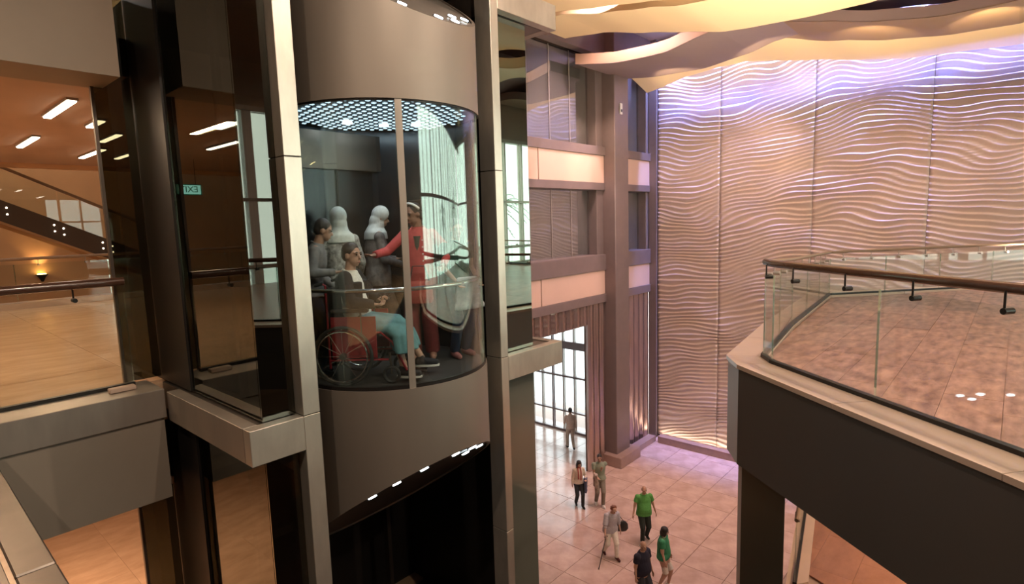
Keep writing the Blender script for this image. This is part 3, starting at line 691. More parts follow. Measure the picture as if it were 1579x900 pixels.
for a in (-180, -150, -122, -112, -80, -50): MB().tube([(CX+.955*math.cos(R(a)), CY+.955*math.sin(R(a)), 1.02), (CX+.985*math.cos(R(a)), CY+.985*math.sin(R(a)), 1.02)], .01, 6).build('rail_bracket', 'chrome', lift)

# ---------------------------------------------------------------- right balcony
OUT = [(3.0, -8.0), (3.0, -3.2), (3.45, -1.1), (4.36, -.02), (6.04, 2.17), (6.40, 2.42), (8.6, 2.72), (12.35, 3.05), (16.2, -.25), (17.6, -8.0)]
def inset_poly(P_, d):
    n_ = len(P_); res = []
    for i in range(n_):
        a, b, c = Vector(P_[i-1]), Vector(P_[i]), Vector(P_[(i+1) % n_])
        n1 = Vector((-(b-a).y, (b-a).x)).normalized(); n2 = Vector((-(c-b).y, (c-b).x)).normalized()
        k = (n1+n2)/(1+n1.dot(n2)); res.append(tuple(b - k*d))
    return res
GL = inset_poly(OUT, .38); GL[0] = (GL[0][0], -8.0); GL[-1] = (GL[-1][0], -8.0)
bal = struct('floor_balcony', MB().prism(inset_poly(OUT, .05), -.25, -.035), 'marble_brown', 'brown marble floor of the right balcony')
def inpoly(P_):
    def t(x, y):
        c = False; n_ = len(P_)
        for i in range(n_):
            (x1, y1), (x2, y2) = P_[i-1], P_[i]
            if (y1 > y) != (y2 > y) and x < (x2-x1)*(y-y1)/(y2-y1)+x1: c = not c
        return c
    return t
IN = inset_poly(OUT, .40)
def clip_tiles(parent, P_, x0, x1, y0, y1, sx, sy, z, mt, lim=300):
    """tiles cut to the balcony outline, each a piece of its own"""
    def clip(poly):
        for i in range(len(P_)):
            a, b = Vector(P_[i-1]), Vector(P_[i])
            e = b-a; ins = lambda p: e.x*(p[1]-a.y)-e.y*(p[0]-a.x) <= 1e-9
            out = []
            for k in range(len(poly)):
                p, q = poly[k-1], poly[k]; ip, iq = ins(p), ins(q)
                if ip != iq:
                    dp = e.x*(p[1]-a.y)-e.y*(p[0]-a.x); dq = e.x*(q[1]-a.y)-e.y*(q[0]-a.x); t_ = dp/(dp-dq)
                    out.append((p[0]+(q[0]-p[0])*t_, p[1]+(q[1]-p[1])*t_))
                if iq: out.append(q)
            poly = out
            if len(poly) < 3: return []
        return poly
    n_ = 0; j = 0; y = y0
    while y < y1:
        x = x0 - (sx/2 if j % 2 else 0)
        while x < x1:
            g_ = .0015; pl = clip([(x+g_, y+g_), (x+sx-g_, y+g_), (x+sx-g_, y+sy-g_), (x+g_, y+sy-g_)])
            if pl and n_ < lim:
                MB().prism(pl, z-.03, z+random.uniform(-.0008, .0008)).build('floor_tile', mt, parent); n_ += 1
            x += sx
        y += sy; j += 1
CONV = [p for p in IN]
# the outline is almost convex; the part in view is covered by these tiles
VIS = [(4.75, -.25), (6.42, 1.93), (6.62, 2.06), (11.95, 2.55), (15.6, -.4), (16.2, -4.0), (7.5, -4.0)]
clip_tiles(bal, VIS, 4.5, 16.5, -4.0, 2.7, .8, .4, 0.0, 'marble_brown', 300)
cop = thing('trim_8', (6, 2, 0), 'pale metal coping around the right balcony edge', 'coping', kind='structure')
OI = inset_poly(OUT, .42)
def strip_piece(a, b, c, d, z0, z1, nm, mt, par): MB().prism([a, b, c, d], z0, z1).build(nm, mt, par)
for i in range(len(OUT)-1):
    a, b = Vector(OUT[i]), Vector(OUT[i+1]); ai, bi = Vector(OI[i]), Vector(OI[i+1]); L_ = (b-a).length; k = max(1, round(L_/1.45))
    for j in range(k):
        s0, s1 = j/k+.0015, (j+1)/k-.0015
        strip_piece(tuple(a.lerp(b, s0)), tuple(a.lerp(b, s1)), tuple(ai.lerp(bi, s1)), tuple(ai.lerp(bi, s0)), -.03, .015, 'coping_length', 'coping_stone', cop)
O2 = inset_poly(OUT, .02); O3 = inset_poly(OUT, .14)
fs = thing('wall_balcony_fascia', (6, 2, -1.1), 'deep dark fascia of the right balcony', 'fascia', kind='structure')
for i in range(len(OUT)-1):
    mt = 'fascia_edge' if i >= 4 else 'fascia_dark'  # far faces get a paler colour in place of light falling on them
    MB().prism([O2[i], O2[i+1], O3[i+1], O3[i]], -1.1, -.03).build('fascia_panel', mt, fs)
struct('ceiling_under_balcony', MB().prism(inset_poly(OUT, .15), -1.05, -.95), 'dark_plaster', 'dark underside of the right balcony')
GZ = .015
gp = [(G[0], G[1], GZ) for G in (GL[1:])]
railing('glass_railing', gp[:4]+[gp[4]], [1.08]*5, 'glass railing with dark wooden handrail on the right balcony, nearest', 1.35, .038)
g4, g5, g6, g7, g8 = gp[4], gp[5], gp[6], gp[7], gp[-1]
railing('glass_railing', [gp[3], gp[4], gp[5], gp[6], gp[7]], [1.08, 1.06, .93, .84, .84], 'far glass railing of the right balcony, in front of the wave wall', 1.35, .024, 'ribbon_orange') if False else None
railing('glass_railing', [gp[4], gp[5], gp[6], gp[7], gp[8]], [1.08, .96, .84, .86, .9], 'far glass railing of the right balcony, in front of the wave wall', 1.3, .024, 'ribbon_orange')
# column under the balcony corner
dv = (Vector(OUT[4])-Vector(OUT[3])).normalized(); nv = Vector((dv.y, -dv.x))
c0 = Vector(OUT[4]) - dv*.10 - Vector((-dv.y, dv.x))*.05
def rp(a, b): q = c0 + dv*a + nv*b; return (q.x, q.y)
colm = thing('column', (c0.x, c0.y, -8.2), 'dark square column with a pale left edge under the right balcony', 'column')
MB().prism([rp(-.60, .05), rp(.12, .05), rp(.14, .5)], -8.2, -1.05).build('shaft', 'column_dark', colm)
MB().prism([rp(.125, .05), rp(.22, .07), rp(.26, .12), rp(.26, .5), rp(.145, .5)], -8.2, -1.08).build('edge_strip', 'fascia_edge', colm)
# storey below on the right
LOW = [(7.3, -8.0), (7.3, -2.0), (8.9, 1.3), (8.75, 2.35), (12.6, 3.1), (16.2, -.25), (17.6, -8.0)]
lf = struct('floor_lower_right', MB().prism(inset_poly(LOW, .02), -4.4, -4.13), 'grout', 'red brown marble floor one storey below the right balcony')
clip_tiles(lf, [(7.4, -4.0), (7.4, -2.0), (8.95, 1.3), (8.85, 2.28), (12.55, 3.0), (16.0, -.3), (16.4, -4.0)], 7.2, 16.2, -3.2, 3.1, 1.2, .6, -4.1, 'marble_deep', 150)
lc = inset_poly(LOW, .3)
MB().prism([LOW[3], LOW[4], lc[4], lc[3]], -4.13, -4.06).build('coping_length', 'coping_stone', lf)
MB().prism([LOW[3], LOW[4], LOW[5], LOW[6], (17.5, -8), (7.4, -8), LOW[1], LOW[2]], -5.2, -4.41).build('edge_band', 'fascia_edge', lf)
LP = [(p[0], p[1], -4.06) for p in inset_poly(LOW, .12)]
railing('glass_railing', [LP[3], LP[4], LP[5]], [-3.02]*3, 'glass railing of the storey below, beside the dark column', 1.3, .03, 'ribbon_orange')
for (sx, sy) in ((9.5, -.5), (12, 0)): area('lower_right_light', (sx, sy, -1.12), (sx, sy, -4), 1.0, 1.0, 110, (1, .68, .45))

# ================================================================ PEOPLE
def finish(mb, vox, smooth=4, fac=.5):
    """join the pieces of one body or garment into one continuous skin"""
    bmesh.ops.recalc_face_normals(mb.bm, faces=mb.bm.faces)
    me = bpy.data.meshes.new('tmp'); mb.bm.to_mesh(me); mb.bm.free()
    o = bpy.data.objects.new('tmp', me); COL.objects.link(o)
    md = o.modifiers.new('r', 'REMESH'); md.mode = 'VOXEL'; md.voxel_size = vox; md.use_smooth_shade = True
    if smooth: ms = o.modifiers.new('s', 'SMOOTH'); ms.iterations = smooth; ms.factor = fac
    dg = bpy.context.evaluated_depsgraph_get(); res = bpy.data.meshes.new_from_object(o.evaluated_get(dg))
    bpy.data.objects.remove(o); bpy.data.meshes.remove(me)
    return res
def put(name, me, material, parent):
    me.name = name; me.materials.clear(); me.materials.append(M[material] if isinstance(material, str) else material)
    o = bpy.data.objects.new(name, me); COL.objects.link(o); o.parent = parent; o['_o'] = [0, 0, 0]; return o
_cl = {}
def cloth(col, col2=None, sc=60, rough=.8):
    k = (col, col2, sc)
    if k not in _cl:
        _cl[k] = pbr('cloth_%d' % len(_cl), col, rough, 0, .12, sc if col2 else 25, (1, 1, 1), .15, col2=col2, spec=.25)
    return _cl[k]
def skin(col): 
    k = ('skin', col)
    if k not in _cl: _cl[k] = pbr('skin_%d' % len(_cl), col, .5, 0, .05, 8, spec=.35)
    return _cl[k]
def ik(a, b, l1, l2, pole):
    a, b = Vector(a), Vector(b); d = b-a; L_ = min(d.length, (l1+l2)*.995); d.normalize(); b2 = a+d*L_
    x = (l1*l1-l2*l2+L_*L_)/(2*L_); h = math.sqrt(max(0, l1*l1-x*x)); p = Vector(pole); p = (p-d*p.dot(d))
    p = p.normalized() if p.length > 1e-4 else d.orthogonal().normalized()
    return a+d*x+p*h, b2
def person(label, loc, heading, H=1.70, skin_c=(.42, .24, .16), top=None, bottom=None, shoes=(.03, .03, .03), hair=None, pel=(0, 0, .93), lean=0, bend=0,
           hands=((-.26, .06, .82), (.26, .06, .82)), feet=((-.10, -.02, .08), (.10, .02, .08)), head=(0, 0), belly=0., fem=False, group='visitors', vox=.0095, poleL=(-.4, -1, -.2), poleR=(.4, -1, -.2), knee=(0, 1, .2), foot_dir=((-.12, 1, 0), (.12, 1, 0)), seated=False, curl=.5, sole=None, hand_dir=(None, None), bw=1.0):
    k = H/1.70
    root = thing('person', loc, label, 'person', group, rz=R(heading-90)); root.scale = (k, k, k)
    V = Vector; pel = V(pel); l = R(lean); U = V((0, math.sin(l), math.cos(l))); F = V((0, math.cos(l), -math.sin(l))); X = V((1, 0, 0))
    sw = (.150 if fem else .172)*(.5+.5*bw)
    ln = R(lean+bend); U2 = V((0, math.sin(ln), math.cos(ln))); F2 = V((0, math.cos(ln), -math.sin(ln)))
    waist = pel+U*.15; chest = waist+U2*.19; shz = waist+U2*.335; neck = waist+U2*.385; 
    sh = [shz - X*sw + U2*.0, shz + X*sw]
    hy, hp = R(head[0]), R(head[1])
    HM = Matrix.Rotation(-hy, 3, 'Z') @ Matrix.Rotation(-hp, 3, 'X')       # + yaw turns right, + pitch looks down
    hb = neck + U2*.05 + F2*.01; hc = hb + HM @ V((0, .015, .115))
    el, wr, kn, an = [], [], [], []
    hips = [pel + V((-.09, 0, -.03)), pel + V((.09, 0, -.03))]
    for i in (0, 1):
        e, w_ = ik(sh[i], hands[i], .285, .25, (poleL, poleR)[i]); el.append(e); wr.append(w_)
        q, a_ = ik(hips[i], feet[i], .43, .43, knee if not isinstance(knee[0], tuple) else knee[i]); kn.append(q); an.append(a_)
    hipw = (.165 if fem else .158)*bw; g0 = .10*(bw-1)
    def torso(mb, g, z0=-.10, ztop=True, hem_out=0.):
        bl = belly; g = g + g0
        rg = []
        secs = [(-.10, hipw*.92, .105), (-.03, hipw, .115), (.05, hipw*.97, .112+bl*.5), (.13, (.128 if fem else .148)+bl*.5, .098+bl)]
        for z_, a_, b_ in secs:
            if z_ >= z0: rg.append((pel+U*z_+F*(bl*.4 if z_ > 0 else 0), a_+g+hem_out*max(0, .1-z_), b_+g+hem_out*max(0, .1-z_), X, F))
        for z_, a_, b_ in ((.06, (.135 if fem else .155)+bl*.4, .10+bl*.7), (.17, .155 if fem else .172, .118 if fem else .115), (.26, sw*.98, .105), (.32, sw*.90, .082), (.36, sw*.62, .066), (.38, .078, .058), (.40, .058, .052)):
            if z_ > .35 and not ztop: continue
            rg.append((waist+U2*z_+F2*(bl*.3 if z_ < .1 else 0), a_+g, b_+g, X, F2))
        mb.loft(rg, True, 20)
        for s_ in sh: mb.ell(s_ - U2*.022, .050+g, .050+g, .050+g)
    # ---- body: one surface from crown to toes
    mb = MB(); torso(mb, 0)
    mb.caps(neck - U2*.03, hb + HM @ V((0, 0, .05)), .056, .05)
    mb.ell(hc + HM @ V((0, -.012, .018)), .074, .092, .098, HM); mb.ell(hc + HM @ V((0, .030, -.045)), .054, .060, .062, HM); mb.ell(hc + HM @ V((0, .052, -.088)), .026, .026, .020, HM)
    mb.tube([hc + HM @ V((0, .080, .018)), hc + HM @ V((0, .106, -.024))], 0, 6, True, [.008, .015])
    mb.ell(hc + HM @ V((0, .080, -.058)), .024, .012, .012, HM)
    for sg in (-1, 1):
        mb.ell(hc + HM @ V((sg*.076, -.005, -.008)), .010, .020, .032, HM); mb.ell(hc + HM @ V((sg*.034, .070, .032)), .026, .012, .008, HM)
    for i, sg in ((0, -1), (1, 1)):
        mb.caps(sh[i], el[i], .048+g0*.4, .038+g0*.4); mb.caps(el[i], wr[i], .037, .025)
        d = V(hand_dir[i]).normalized() if hand_dir[i] else (wr[i]-el[i]).normalized()
        up = V((0, 0, 1)) if abs(d.z) < .8 else V((0, 1, 0))
        s_ = d.cross(up).normalized(); nrm = s_.cross(d).normalized()
        if abs(d.z) >= .8: s_, nrm = V((0, 1, 0)) - d*d.y, V((-sg, 0, 0)); s_.normalize(); nrm = (nrm - d*nrm.dot(d)).normalized()   # palm to thigh, thumb forward
        Mh = Matrix((s_, d, nrm)).transposed()
        mb.ell(wr[i]+d*.048, .038, .052, .016, Mh)
        for q, (off, L_) in enumerate(((.029, .068), (.010, .076), (-.010, .070), (-.028, .056))):
            b0 = wr[i]+d*.085+s_*off; c1 = curl*.5; c2 = curl*1.5
            b1 = b0 + (d*math.cos(c1) + nrm*math.sin(c1))*L_*.5; b2 = b1 + (d*math.cos(c2) + nrm*math.sin(c2))*L_*.5
            mb.caps(b0, b1, .0095, .009, 6); mb.caps(b1, b2, .009, .008, 6)
        t0 = wr[i]+d*.03+s_*.026; t1 = t0+(d*.7+s_*.6+nrm*.3).normalized()*.035; t2 = t1+(d+nrm*.4+s_*.15).normalized()*.030
        mb.caps(t0, t1, .013, .011, 6); mb.caps(t1, t2, .011, .009, 6)
        mb.caps(hips[i], kn[i], .080+g0, .052+g0*.6); mb.caps(kn[i], an[i], .052+g0*.6, .036); mb.ell(kn[i].lerp(an[i], .3) - V((0, .012, 0)), .048, .05, .09)
        fd = V(foot_dir[i]).normalized(); mb.caps(an[i]-V((0, 0, .035))-fd*.03, an[i]+fd*.13-V((0, 0, .05)), .038, .028)
    me = finish(mb, vox, 3)
    put('body', me, skin(skin_c), root)
    # ---- face
    eb = MB()
    for sg in (-1, 1):
        e_ = MB(); e_.ell(hc + HM @ V((sg*.033, .0815, .014)), .013, .007, .008, HM, 10); e_.build('eye', 'eye_dark', root, True)
        e_ = MB(); e_.ell(hc + HM @ V((sg*.034, .083, .036)), .020, .006, .0045, HM, 8); e_.build('eyebrow', 'hair_dark' if not (hair and hair[0] == 'bald') else 'hair_grey', root, True)
    e_ = MB(); e_.ell(hc + HM @ V((0, .0905, -.060)), .021, .006, .006, HM, 10); e_.build('lips', 'lips', root, True)
    # ---- hair or headwear
    kind, hm = hair if hair else (None, None)
    if kind:
        mb = MB(); off = lambda x, y, z: hc + HM @ V((x, y, z))
        nm = 'hair'
        if kind == 'short': mb.ell(off(0, -.024, .038), .082, .092, .092, HM, 18); mb.ell(off(0, -.045, -.005), .078, .066, .070, HM)
        elif kind == 'bald':
            for sg in (-1, 1): mb.ell(off(sg*.070, -.035, .0), .014, .045, .030, HM)
            mb.ell(off(0, -.088, -.005), .055, .020, .032, HM)
        elif kind == 'bob':
            mb.ell(off(0, -.026, .038), .100, .106, .098, HM, 18); mb.ell(off(0, -.060, -.050), .104, .076, .105, HM)
            for sg in (-1, 1): mb.ell(off(sg*.078, -.008, -.045), .022, .045, .085, HM)
        elif kind == 'long':
            mb.ell(off(0, -.024, .036), .092, .100, .094, HM, 18); mb.ell(off(0, -.065, -.07), .092, .060, .15, HM)
            for sg in (-1, 1): mb.ell(off(sg*.080, -.004, -.07), .026, .046, .13, HM)
        elif kind == 'curly':
            rnd = random.Random(3)
            for q in range(46):
                a_ = rnd.uniform(0, 6.28); t_ = rnd.uniform(-.2, 1.45); mb.ell(off(.078*math.cos(t_)*math.sin(a_), -.03+.085*math.cos(t_)*math.cos(a_) - (.0 if math.cos(a_) < 0 else .03), .028+.088*math.sin(t_)), .030, .030, .030, HM, 8)
        elif kind == 'scarf':
            nm = 'headscarf'; mb.ell(off(0, -.014, .030), .094, .102, .108, HM, 20); mb.ell(off(0, -.030, -.060), .092, .086, .100, HM)
            mb.loft([(off(0, -.012, -.07), .090, .088, X, F2), (neck+U2*.03, .105, .10, X, F2), (shz+U2*.03, .165, .125, X, F2), (shz-U2*.05, .175, .135, X, F2)], True, 20)
            # the face opening stays free
        elif kind == 'band':
            nm = 'headband'; mb.tube([off(.088*math.cos(t_), -.010+.094*math.sin(t_)*.55-.02, .045+.085*math.sin(t_)) for t_ in [math.pi*q/14 for q in range(15)]], .018, 8)
            hmb = MB(); hmb.ell(off(0, -.026, .034), .082, .092, .090, HM, 18); hmb.ell(off(0, -.06, -.02), .07, .06, .08, HM)
            put('hair', finish(hmb, .012, 2), 'hair_dark', root)
        me = finish(mb, .010, 2)
        if kind == 'scarf':
            bm = bmesh.new(); bm.from_mesh(me); dl = []
            inv = HM.inverted()
            for v in bm.verts:
                q = inv @ (v.co - hc)
                if q.y > .045 and (q.x/.058)**2 + ((q.z+.015)/.085)**2 < 1: dl.append(v)
            bmesh.ops.delete(bm, geom=dl, context='VERTS'); bm.to_mesh(me); bm.free()
        put(nm, me, hm, root)
    # ---- top: (material, sleeve, hem)
    if top:
        tm, sleeve, hem = top
        mb = MB(); torso(mb, .016, hem, True, .12)
        for i in (0, 1):
            if sleeve == 'short': mb.caps(sh[i]-U2*.015, sh[i].lerp(el[i], .25), .058+g0*.8, .060+g0*.8); mb.tube([sh[i].lerp(el[i], .1), sh[i].lerp(el[i], .62)], 0, 12, True, [.060+g0*.8, .060+g0*.8])
            elif sleeve == 'elbow': mb.caps(sh[i]-U2*.015, sh[i].lerp(el[i], .5), .058+g0*.8, .058+g0*.8); mb.tube([sh[i].lerp(el[i], .1), el[i]], 0, 12, True, [.058+g0*.8, .062+g0*.8]); mb.caps(el[i], el[i].lerp(wr[i], .2), .058, .055)
            elif sleeve == 'long': mb.caps(sh[i]-U2*.015, el[i], .058+g0*.8, .052+g0*.8); mb.tube([el[i], wr[i]], 0, 12, True, [.052, .040])
        put('shirt', finish(mb, .0105, 3), tm, root)
        cb = MB(); cb.ring((0, 0, 0), .070, .010, 'z', 20, 6)
        bmesh.ops.transform(cb.bm, matrix=Matrix.Translation(neck+U2*.008) @ Matrix.Rotation(-ln-.2, 4, 'X'), verts=cb.bm.verts); cb.build('collar', tm, root, True)
    if bottom:
        kd, bmz = bottom[0], bottom[1]
        mb = MB()
        def hipsloft(g): mb.loft([(pel+U*-.10, hipw+g, .115+g, X, F), (pel, hipw+g+.004, .118+g, X, F), (pel+U*.09, hipw*.93+g, .112+g, X, F)], True, 20)
        if kd in ('trousers', 'shorts', 'wide'):
            hipsloft(.012)
            for i in (0, 1):
                if kd == 'shorts': e_ = hips[i].lerp(kn[i], 1.0); mb.caps(hips[i], hips[i].lerp(kn[i], .6), .096, .085); mb.tube([hips[i], e_], 0, 14, True, [.094, .082])
                else:
                    w1, w2 = (.072, .062) if kd == 'trousers' else (.085, .085)
                    mb.caps(hips[i], kn[i], .094+g0, w1+g0*.6); mb.tube([kn[i], an[i]-(an[i]-kn[i]).normalized()*.0], 0, 14, True, [w1, w2])
            put('trousers' if kd != 'shorts' else 'shorts', finish(mb, .0115, 3), bmz, root)
        elif kd == 'skirt_seated':
            km = (kn[0]+kn[1])/2
            e1 = km + V((0, .10, -.24)); Z = V((0, 0, 1))
            mb.loft([(pel+V((0, -.06, .04)), .19, .13, X, Z), (pel.lerp(km, .5)+V((0, 0, .01)), .23, .115, X, Z), (km+V((0, -.03, .0)), .25, .115, X, (Z+V((0, .5, 0))).normalized()), (km+V((0, .055, -.07)), .265, .11, X, (V((0, 1, .2))).normalized()), (e1, .30, .11, X, V((0, 1, 0)))], True, 28)
            # folds
            me = finish(mb, .012, 3)
            for v in me.vertices:
                if v.co.z < km.z: v.co.y += .018*math.sin(v.co.x*38)*min(1, (km.z-v.co.z)/.15)
            put('skirt', me, bmz, root)
    if shoes:
        for i in (0, 1):
            fd = V(foot_dir[i]).normalized(); a_ = an[i]; mb = MB()
            mb.caps(a_-V((0, 0, .03))-fd*.035, a_-V((0, 0, .042))+fd*.09, .044, .042); mb.caps(a_-V((0, 0, .042))+fd*.07, a_-V((0, 0, .048))+fd*.145, .044, .034); mb.caps(a_-V((0, 0, .03))-fd*.02, a_+V((0, 0, .01))-fd*.01, .044, .042)
            so_ = put('shoe', finish(mb, .010, 2), cloth(shoes), root)
            if sole:
                sb = MB(); rgs = [(a_-V((0, 0, .086)), .048, .13), (a_-V((0, 0, .066)), .050, .132)]
                sb.loft([(c+fd*.05, rx, ry, V((fd.y, -fd.x, 0)), V((fd.x, fd.y, 0))) for c, rx, ry in rgs], True, 20); sb.build('sole', sole, so_, True)
    return root, dict(sh=sh, el=el, wr=wr, kn=kn, an=an, pel=pel, waist=waist, shz=shz, neck=neck, hc=hc, HM=HM, U2=U2, F2=F2, k=k)
pbr('eye_dark', (.02, .015, .012), .2); pbr('hair_dark', (.018, .012, .010), .5, 0, .3, 30, (1, 1, .2), .3); pbr('hair_grey', (.35, .33, .31), .6, 0, .2, 30)
pbr('hair_red', (.16, .05, .025), .5, 0, .3, 30, (1, 1, .2), .3); pbr('lips', (.35, .12, .10), .5); pbr('rubber', (.02, .02, .02), .6); pbr('sole_white', (.75, .73, .7), .6)
pbr('leather_black', (.02, .018, .018), .35); pbr('wheelchair_red', (.30, .02, .03), .3, .3)
def strap(pts, wd, name, material, root, th=.004):
    mb = MB(); mb.tube(pts, wd, 6); return mb.build(name, material, root, True)
def Wp(root, info, p):  # local point of a person to the world
    a = root.rotation_euler.z; q = Vector(p)*info['k']; return Vector((q.x*math.cos(a)-q.y*math.sin(a)+root.location.x, q.x*math.sin(a)+q.y*math.cos(a)+root.location.y, q.z+root.location.z))
G0 = -8.2
CAMW = -140   # heading towards the viewer
# A woman in cream cardigan with a dark jacket over her arm
root, A = person('woman with long dark hair in a cream cardigan and red scarf, jacket over her arm', (15.34, 10.8, G0), -128, 1.62, (.50, .30, .22), (cloth((.62, .52, .42)), 'long', -.06), ('trousers', cloth((.035, .04, .045))), (.02, .02, .02), ('long', 'hair_dark'), fem=True, bw=1.1,
    feet=((-.09, .16, .09), (.08, -.12, .11)), hands=((-.18, .26, 1.10), (.26, .02, .80)), head=(-10, 14), group='people walking on the ground floor')
mb = MB(); mb.tube([A['neck']+Vector((-.05, .07, .02)), A['neck']+Vector((-.05, .135, -.14)), A['neck']+Vector((-.04, .14, -.42))], .022, 8); mb.tube([A['neck']+Vector((.05, .07, .02)), A['neck']+Vector((.05, .135, -.14)), A['neck']+Vector((.04, .14, -.38))], .022, 8); mb.ring(A['neck']+Vector((0, 0, .02)), .072, .02, 'z', 20, 6)
mb.build('scarf', cloth((.35, .06, .05)), root, True)
def drape(name, label, root, info, pts, w_, h_, material, group=None, cat='jacket'):
    """a garment hanging over a forearm"""
    a, b = [Wp(root, info, p) for p in pts]; d = (b-a).normalized(); n_ = Vector((-d.y, d.x, 0)).normalized(); mb = MB(); Z = Vector((0, 0, 1)); rg = []
    for q in range(9):
        t_ = q/8; z = .045 - t_*h_; rg.append((a.lerp(b, .5)+Z*z, w_*(.75+.25*t_+.04*math.sin(q*2)), .055*(1-.35*t_)+.008*math.sin(q*3), d, n_))
    mb.loft(rg, True, 18); me = finish(mb, .014, 4)
    for v in me.vertices: 
        s_ = (v.co-a).dot(d); v.co += n_*.014*math.sin(s_*45+v.co.z*6)
    o = bpy.data.objects.new(name, me); me.materials.append(M[material] if isinstance(material, str) else material); COL.objects.link(o); return tag(o, label, cat, group)
drape('jacket', 'dark blue jacket hanging from the arm of the woman in the cream cardigan', root, A, (A['el'][0].lerp(A['wr'][0], .45)-Vector((0, 0, .02)), A['wr'][0]), .13, .52, cloth((.10, .11, .17)))
# B tall man in grey green shirt
root, A = person('man in grey green shirt and khaki trousers, hand at his chin, jacket on arm', (15.85, 10.29, G0), -135, 1.80, (.40, .24, .17), (cloth((.24, .27, .20)), 'short', -.06), ('trousers', cloth((.22, .19, .15))), (.75, .72, .68), ('short', 'hair_dark'), bw=1.12,
    feet=((-.08, .14, .09), (.10, -.10, .10)), hands=((-.02, .24, 1.33), (.12, .30, 1.08)), head=(8, 12), group='people walking on the ground floor', sole='sole_white')
drape('jacket', 'cream and brown jacket hanging from the arm of the man in the grey green shirt', root, A, (A['el'][1], A['wr'][1]), .15, .50, cloth((.58, .50, .42), (.20, .10, .08), 5))
# C woman with walking stick
root, A = person('woman with red brown hair, grey lilac blouse and white trousers, leaning on a stick', (13.44, 8.37, G0), -122, 1.66, (.52, .32, .24), (cloth((.36, .34, .38), (.50, .46, .48), 30), 'elbow', -.10), ('trousers', cloth((.72, .66, .58))), (.07, .02, .02), ('curly', 'hair_red'), fem=True, belly=.02,
    bw=1.22, feet=((-.10, .20, .09), (.14, -.20, .13)), hands=((-.27, .12, .82), (.33, .30, .84)), lean=8, bend=6, head=(-8, 34), group='people walking on the ground floor')
wp = Wp(root, A, A['wr'][1] + Vector((0, .05, -.05)))
ck = thing('walking_stick', (wp.x-.30, wp.y+.02, G0), 'dark walking stick held by the woman in white trousers', 'walking stick')
tip = Vector((wp.x-.32, wp.y+.04, G0+.01))
MB().tube([tip, wp], .012, 8).build('shaft', 'rubber', ck); MB().tube([wp+Vector((-.05, .02, 0)), wp+Vector((0, 0, .015)), wp+Vector((.06, -.02, -.005))], .014, 8).build('grip', 'rubber', ck); MB().tube([tip, tip+Vector((0, 0, .05))], .018, 8).build('ferrule', 'steel_dark', ck)
bgp = Wp(root, A, Vector((-.33, .06, .98))); hb_ = thing('handbag', bgp, 'black shoulder handbag of the woman in white trousers', 'handbag')
mb = MB(); mb.loft([(bgp+Vector((0, 0, z)), a_, b_, Vector((.62, -.78, 0)), Vector((.78, .62, 0))) for z, a_, b_ in ((-.17, .15, .06), (-.10, .20, .085), (.04, .19, .08), (.12, .12, .04))], True, 18); mb.build('bag_body', 'leather_black', hb_)
s0 = Wp(root, A, A['sh'][0]+Vector((.02, 0, .065))); MB().tube([bgp+Vector((-.06, .08, .08)), s0+Vector((-.03, .06, -.1)), s0, s0+Vector((.03, -.07, -.12)), bgp+Vector((.06, -.08, .08))], .010, 6).build('strap', 'leather_black', hb_)
# D man in green polo
person('bald man in bright green polo shirt and dark trousers walking with arms apart', (14.8, 8.03, G0), -133, 1.735, (.46, .27, .19), (cloth((.09, .29, .07)), 'short', -.10), ('trousers', cloth((.025, .03, .025))), (.02, .02, .02), ('bald', 'hair_grey'), belly=.06, bw=1.2,
    feet=((-.12, -.10, .12), (.10, .16, .09)), hands=((-.37, .02, .84), (.37, .10, .86)), head=(0, 10), group='people walking on the ground floor')
# E woman in green top
root, A = person('woman with bobbed dark hair, green top, crossbody strap and pale shorts', (13.12, 6.55, G0), -75, 1.66, (.50, .30, .22), (cloth((.04, .20, .10)), 'short', -.08), ('shorts', cloth((.70, .64, .56))), (.6, .55, .5), ('bob', 'hair_dark'), fem=True, belly=.04, bw=1.3,
    feet=((-.09, .12, .09), (.09, -.10, .09)), hands=((-.24, .14, .84), (.27, .10, .86)), head=(-20, 12), group='people walking on the ground floor')
MB().tube([A['sh'][1]+Vector((-.05, -.05, .055)), A['sh'][1]+Vector((-.06, .06, .05)), A['waist']+Vector((.02, .15, .18)), A['pel']+Vector((-.15, .12, .08))], .012, 6).build('crossbody_strap', cloth((.30, .22, .16)), root, True)
# F bald man in navy
person('bald man in dark navy shirt walking at the bottom of the picture', (12.1, 6.61, G0), -100, 1.72, (.48, .29, .21), (cloth((.022, .02, .035)), 'short', -.08), ('trousers', cloth((.05, .05, .06))), (.02, .02, .02), ('bald', 'hair_grey'), belly=.06, bw=1.25,
    feet=((-.10, .14, .09), (.10, -.12, .10)), hands=((-.28, .10, .84), (.28, .02, .84)), head=(10, 8), group='people walking on the ground floor')
# G visitor in the vestibule
person('visitor in pale shirt and beige trousers inside the bright entrance vestibule', (19.2, 13.9, G0), 50, 1.80, (.42, .26, .18), (cloth((.55, .44, .38)), 'long', -.06), ('trousers', cloth((.42, .34, .28))), (.05, .04, .04), ('short', 'hair_dark'),
    feet=((-.09, .20, .09), (.09, -.18, .12)), hands=((-.20, .22, 1.05), (.25, .0, .82)), group='people walking on the ground floor')
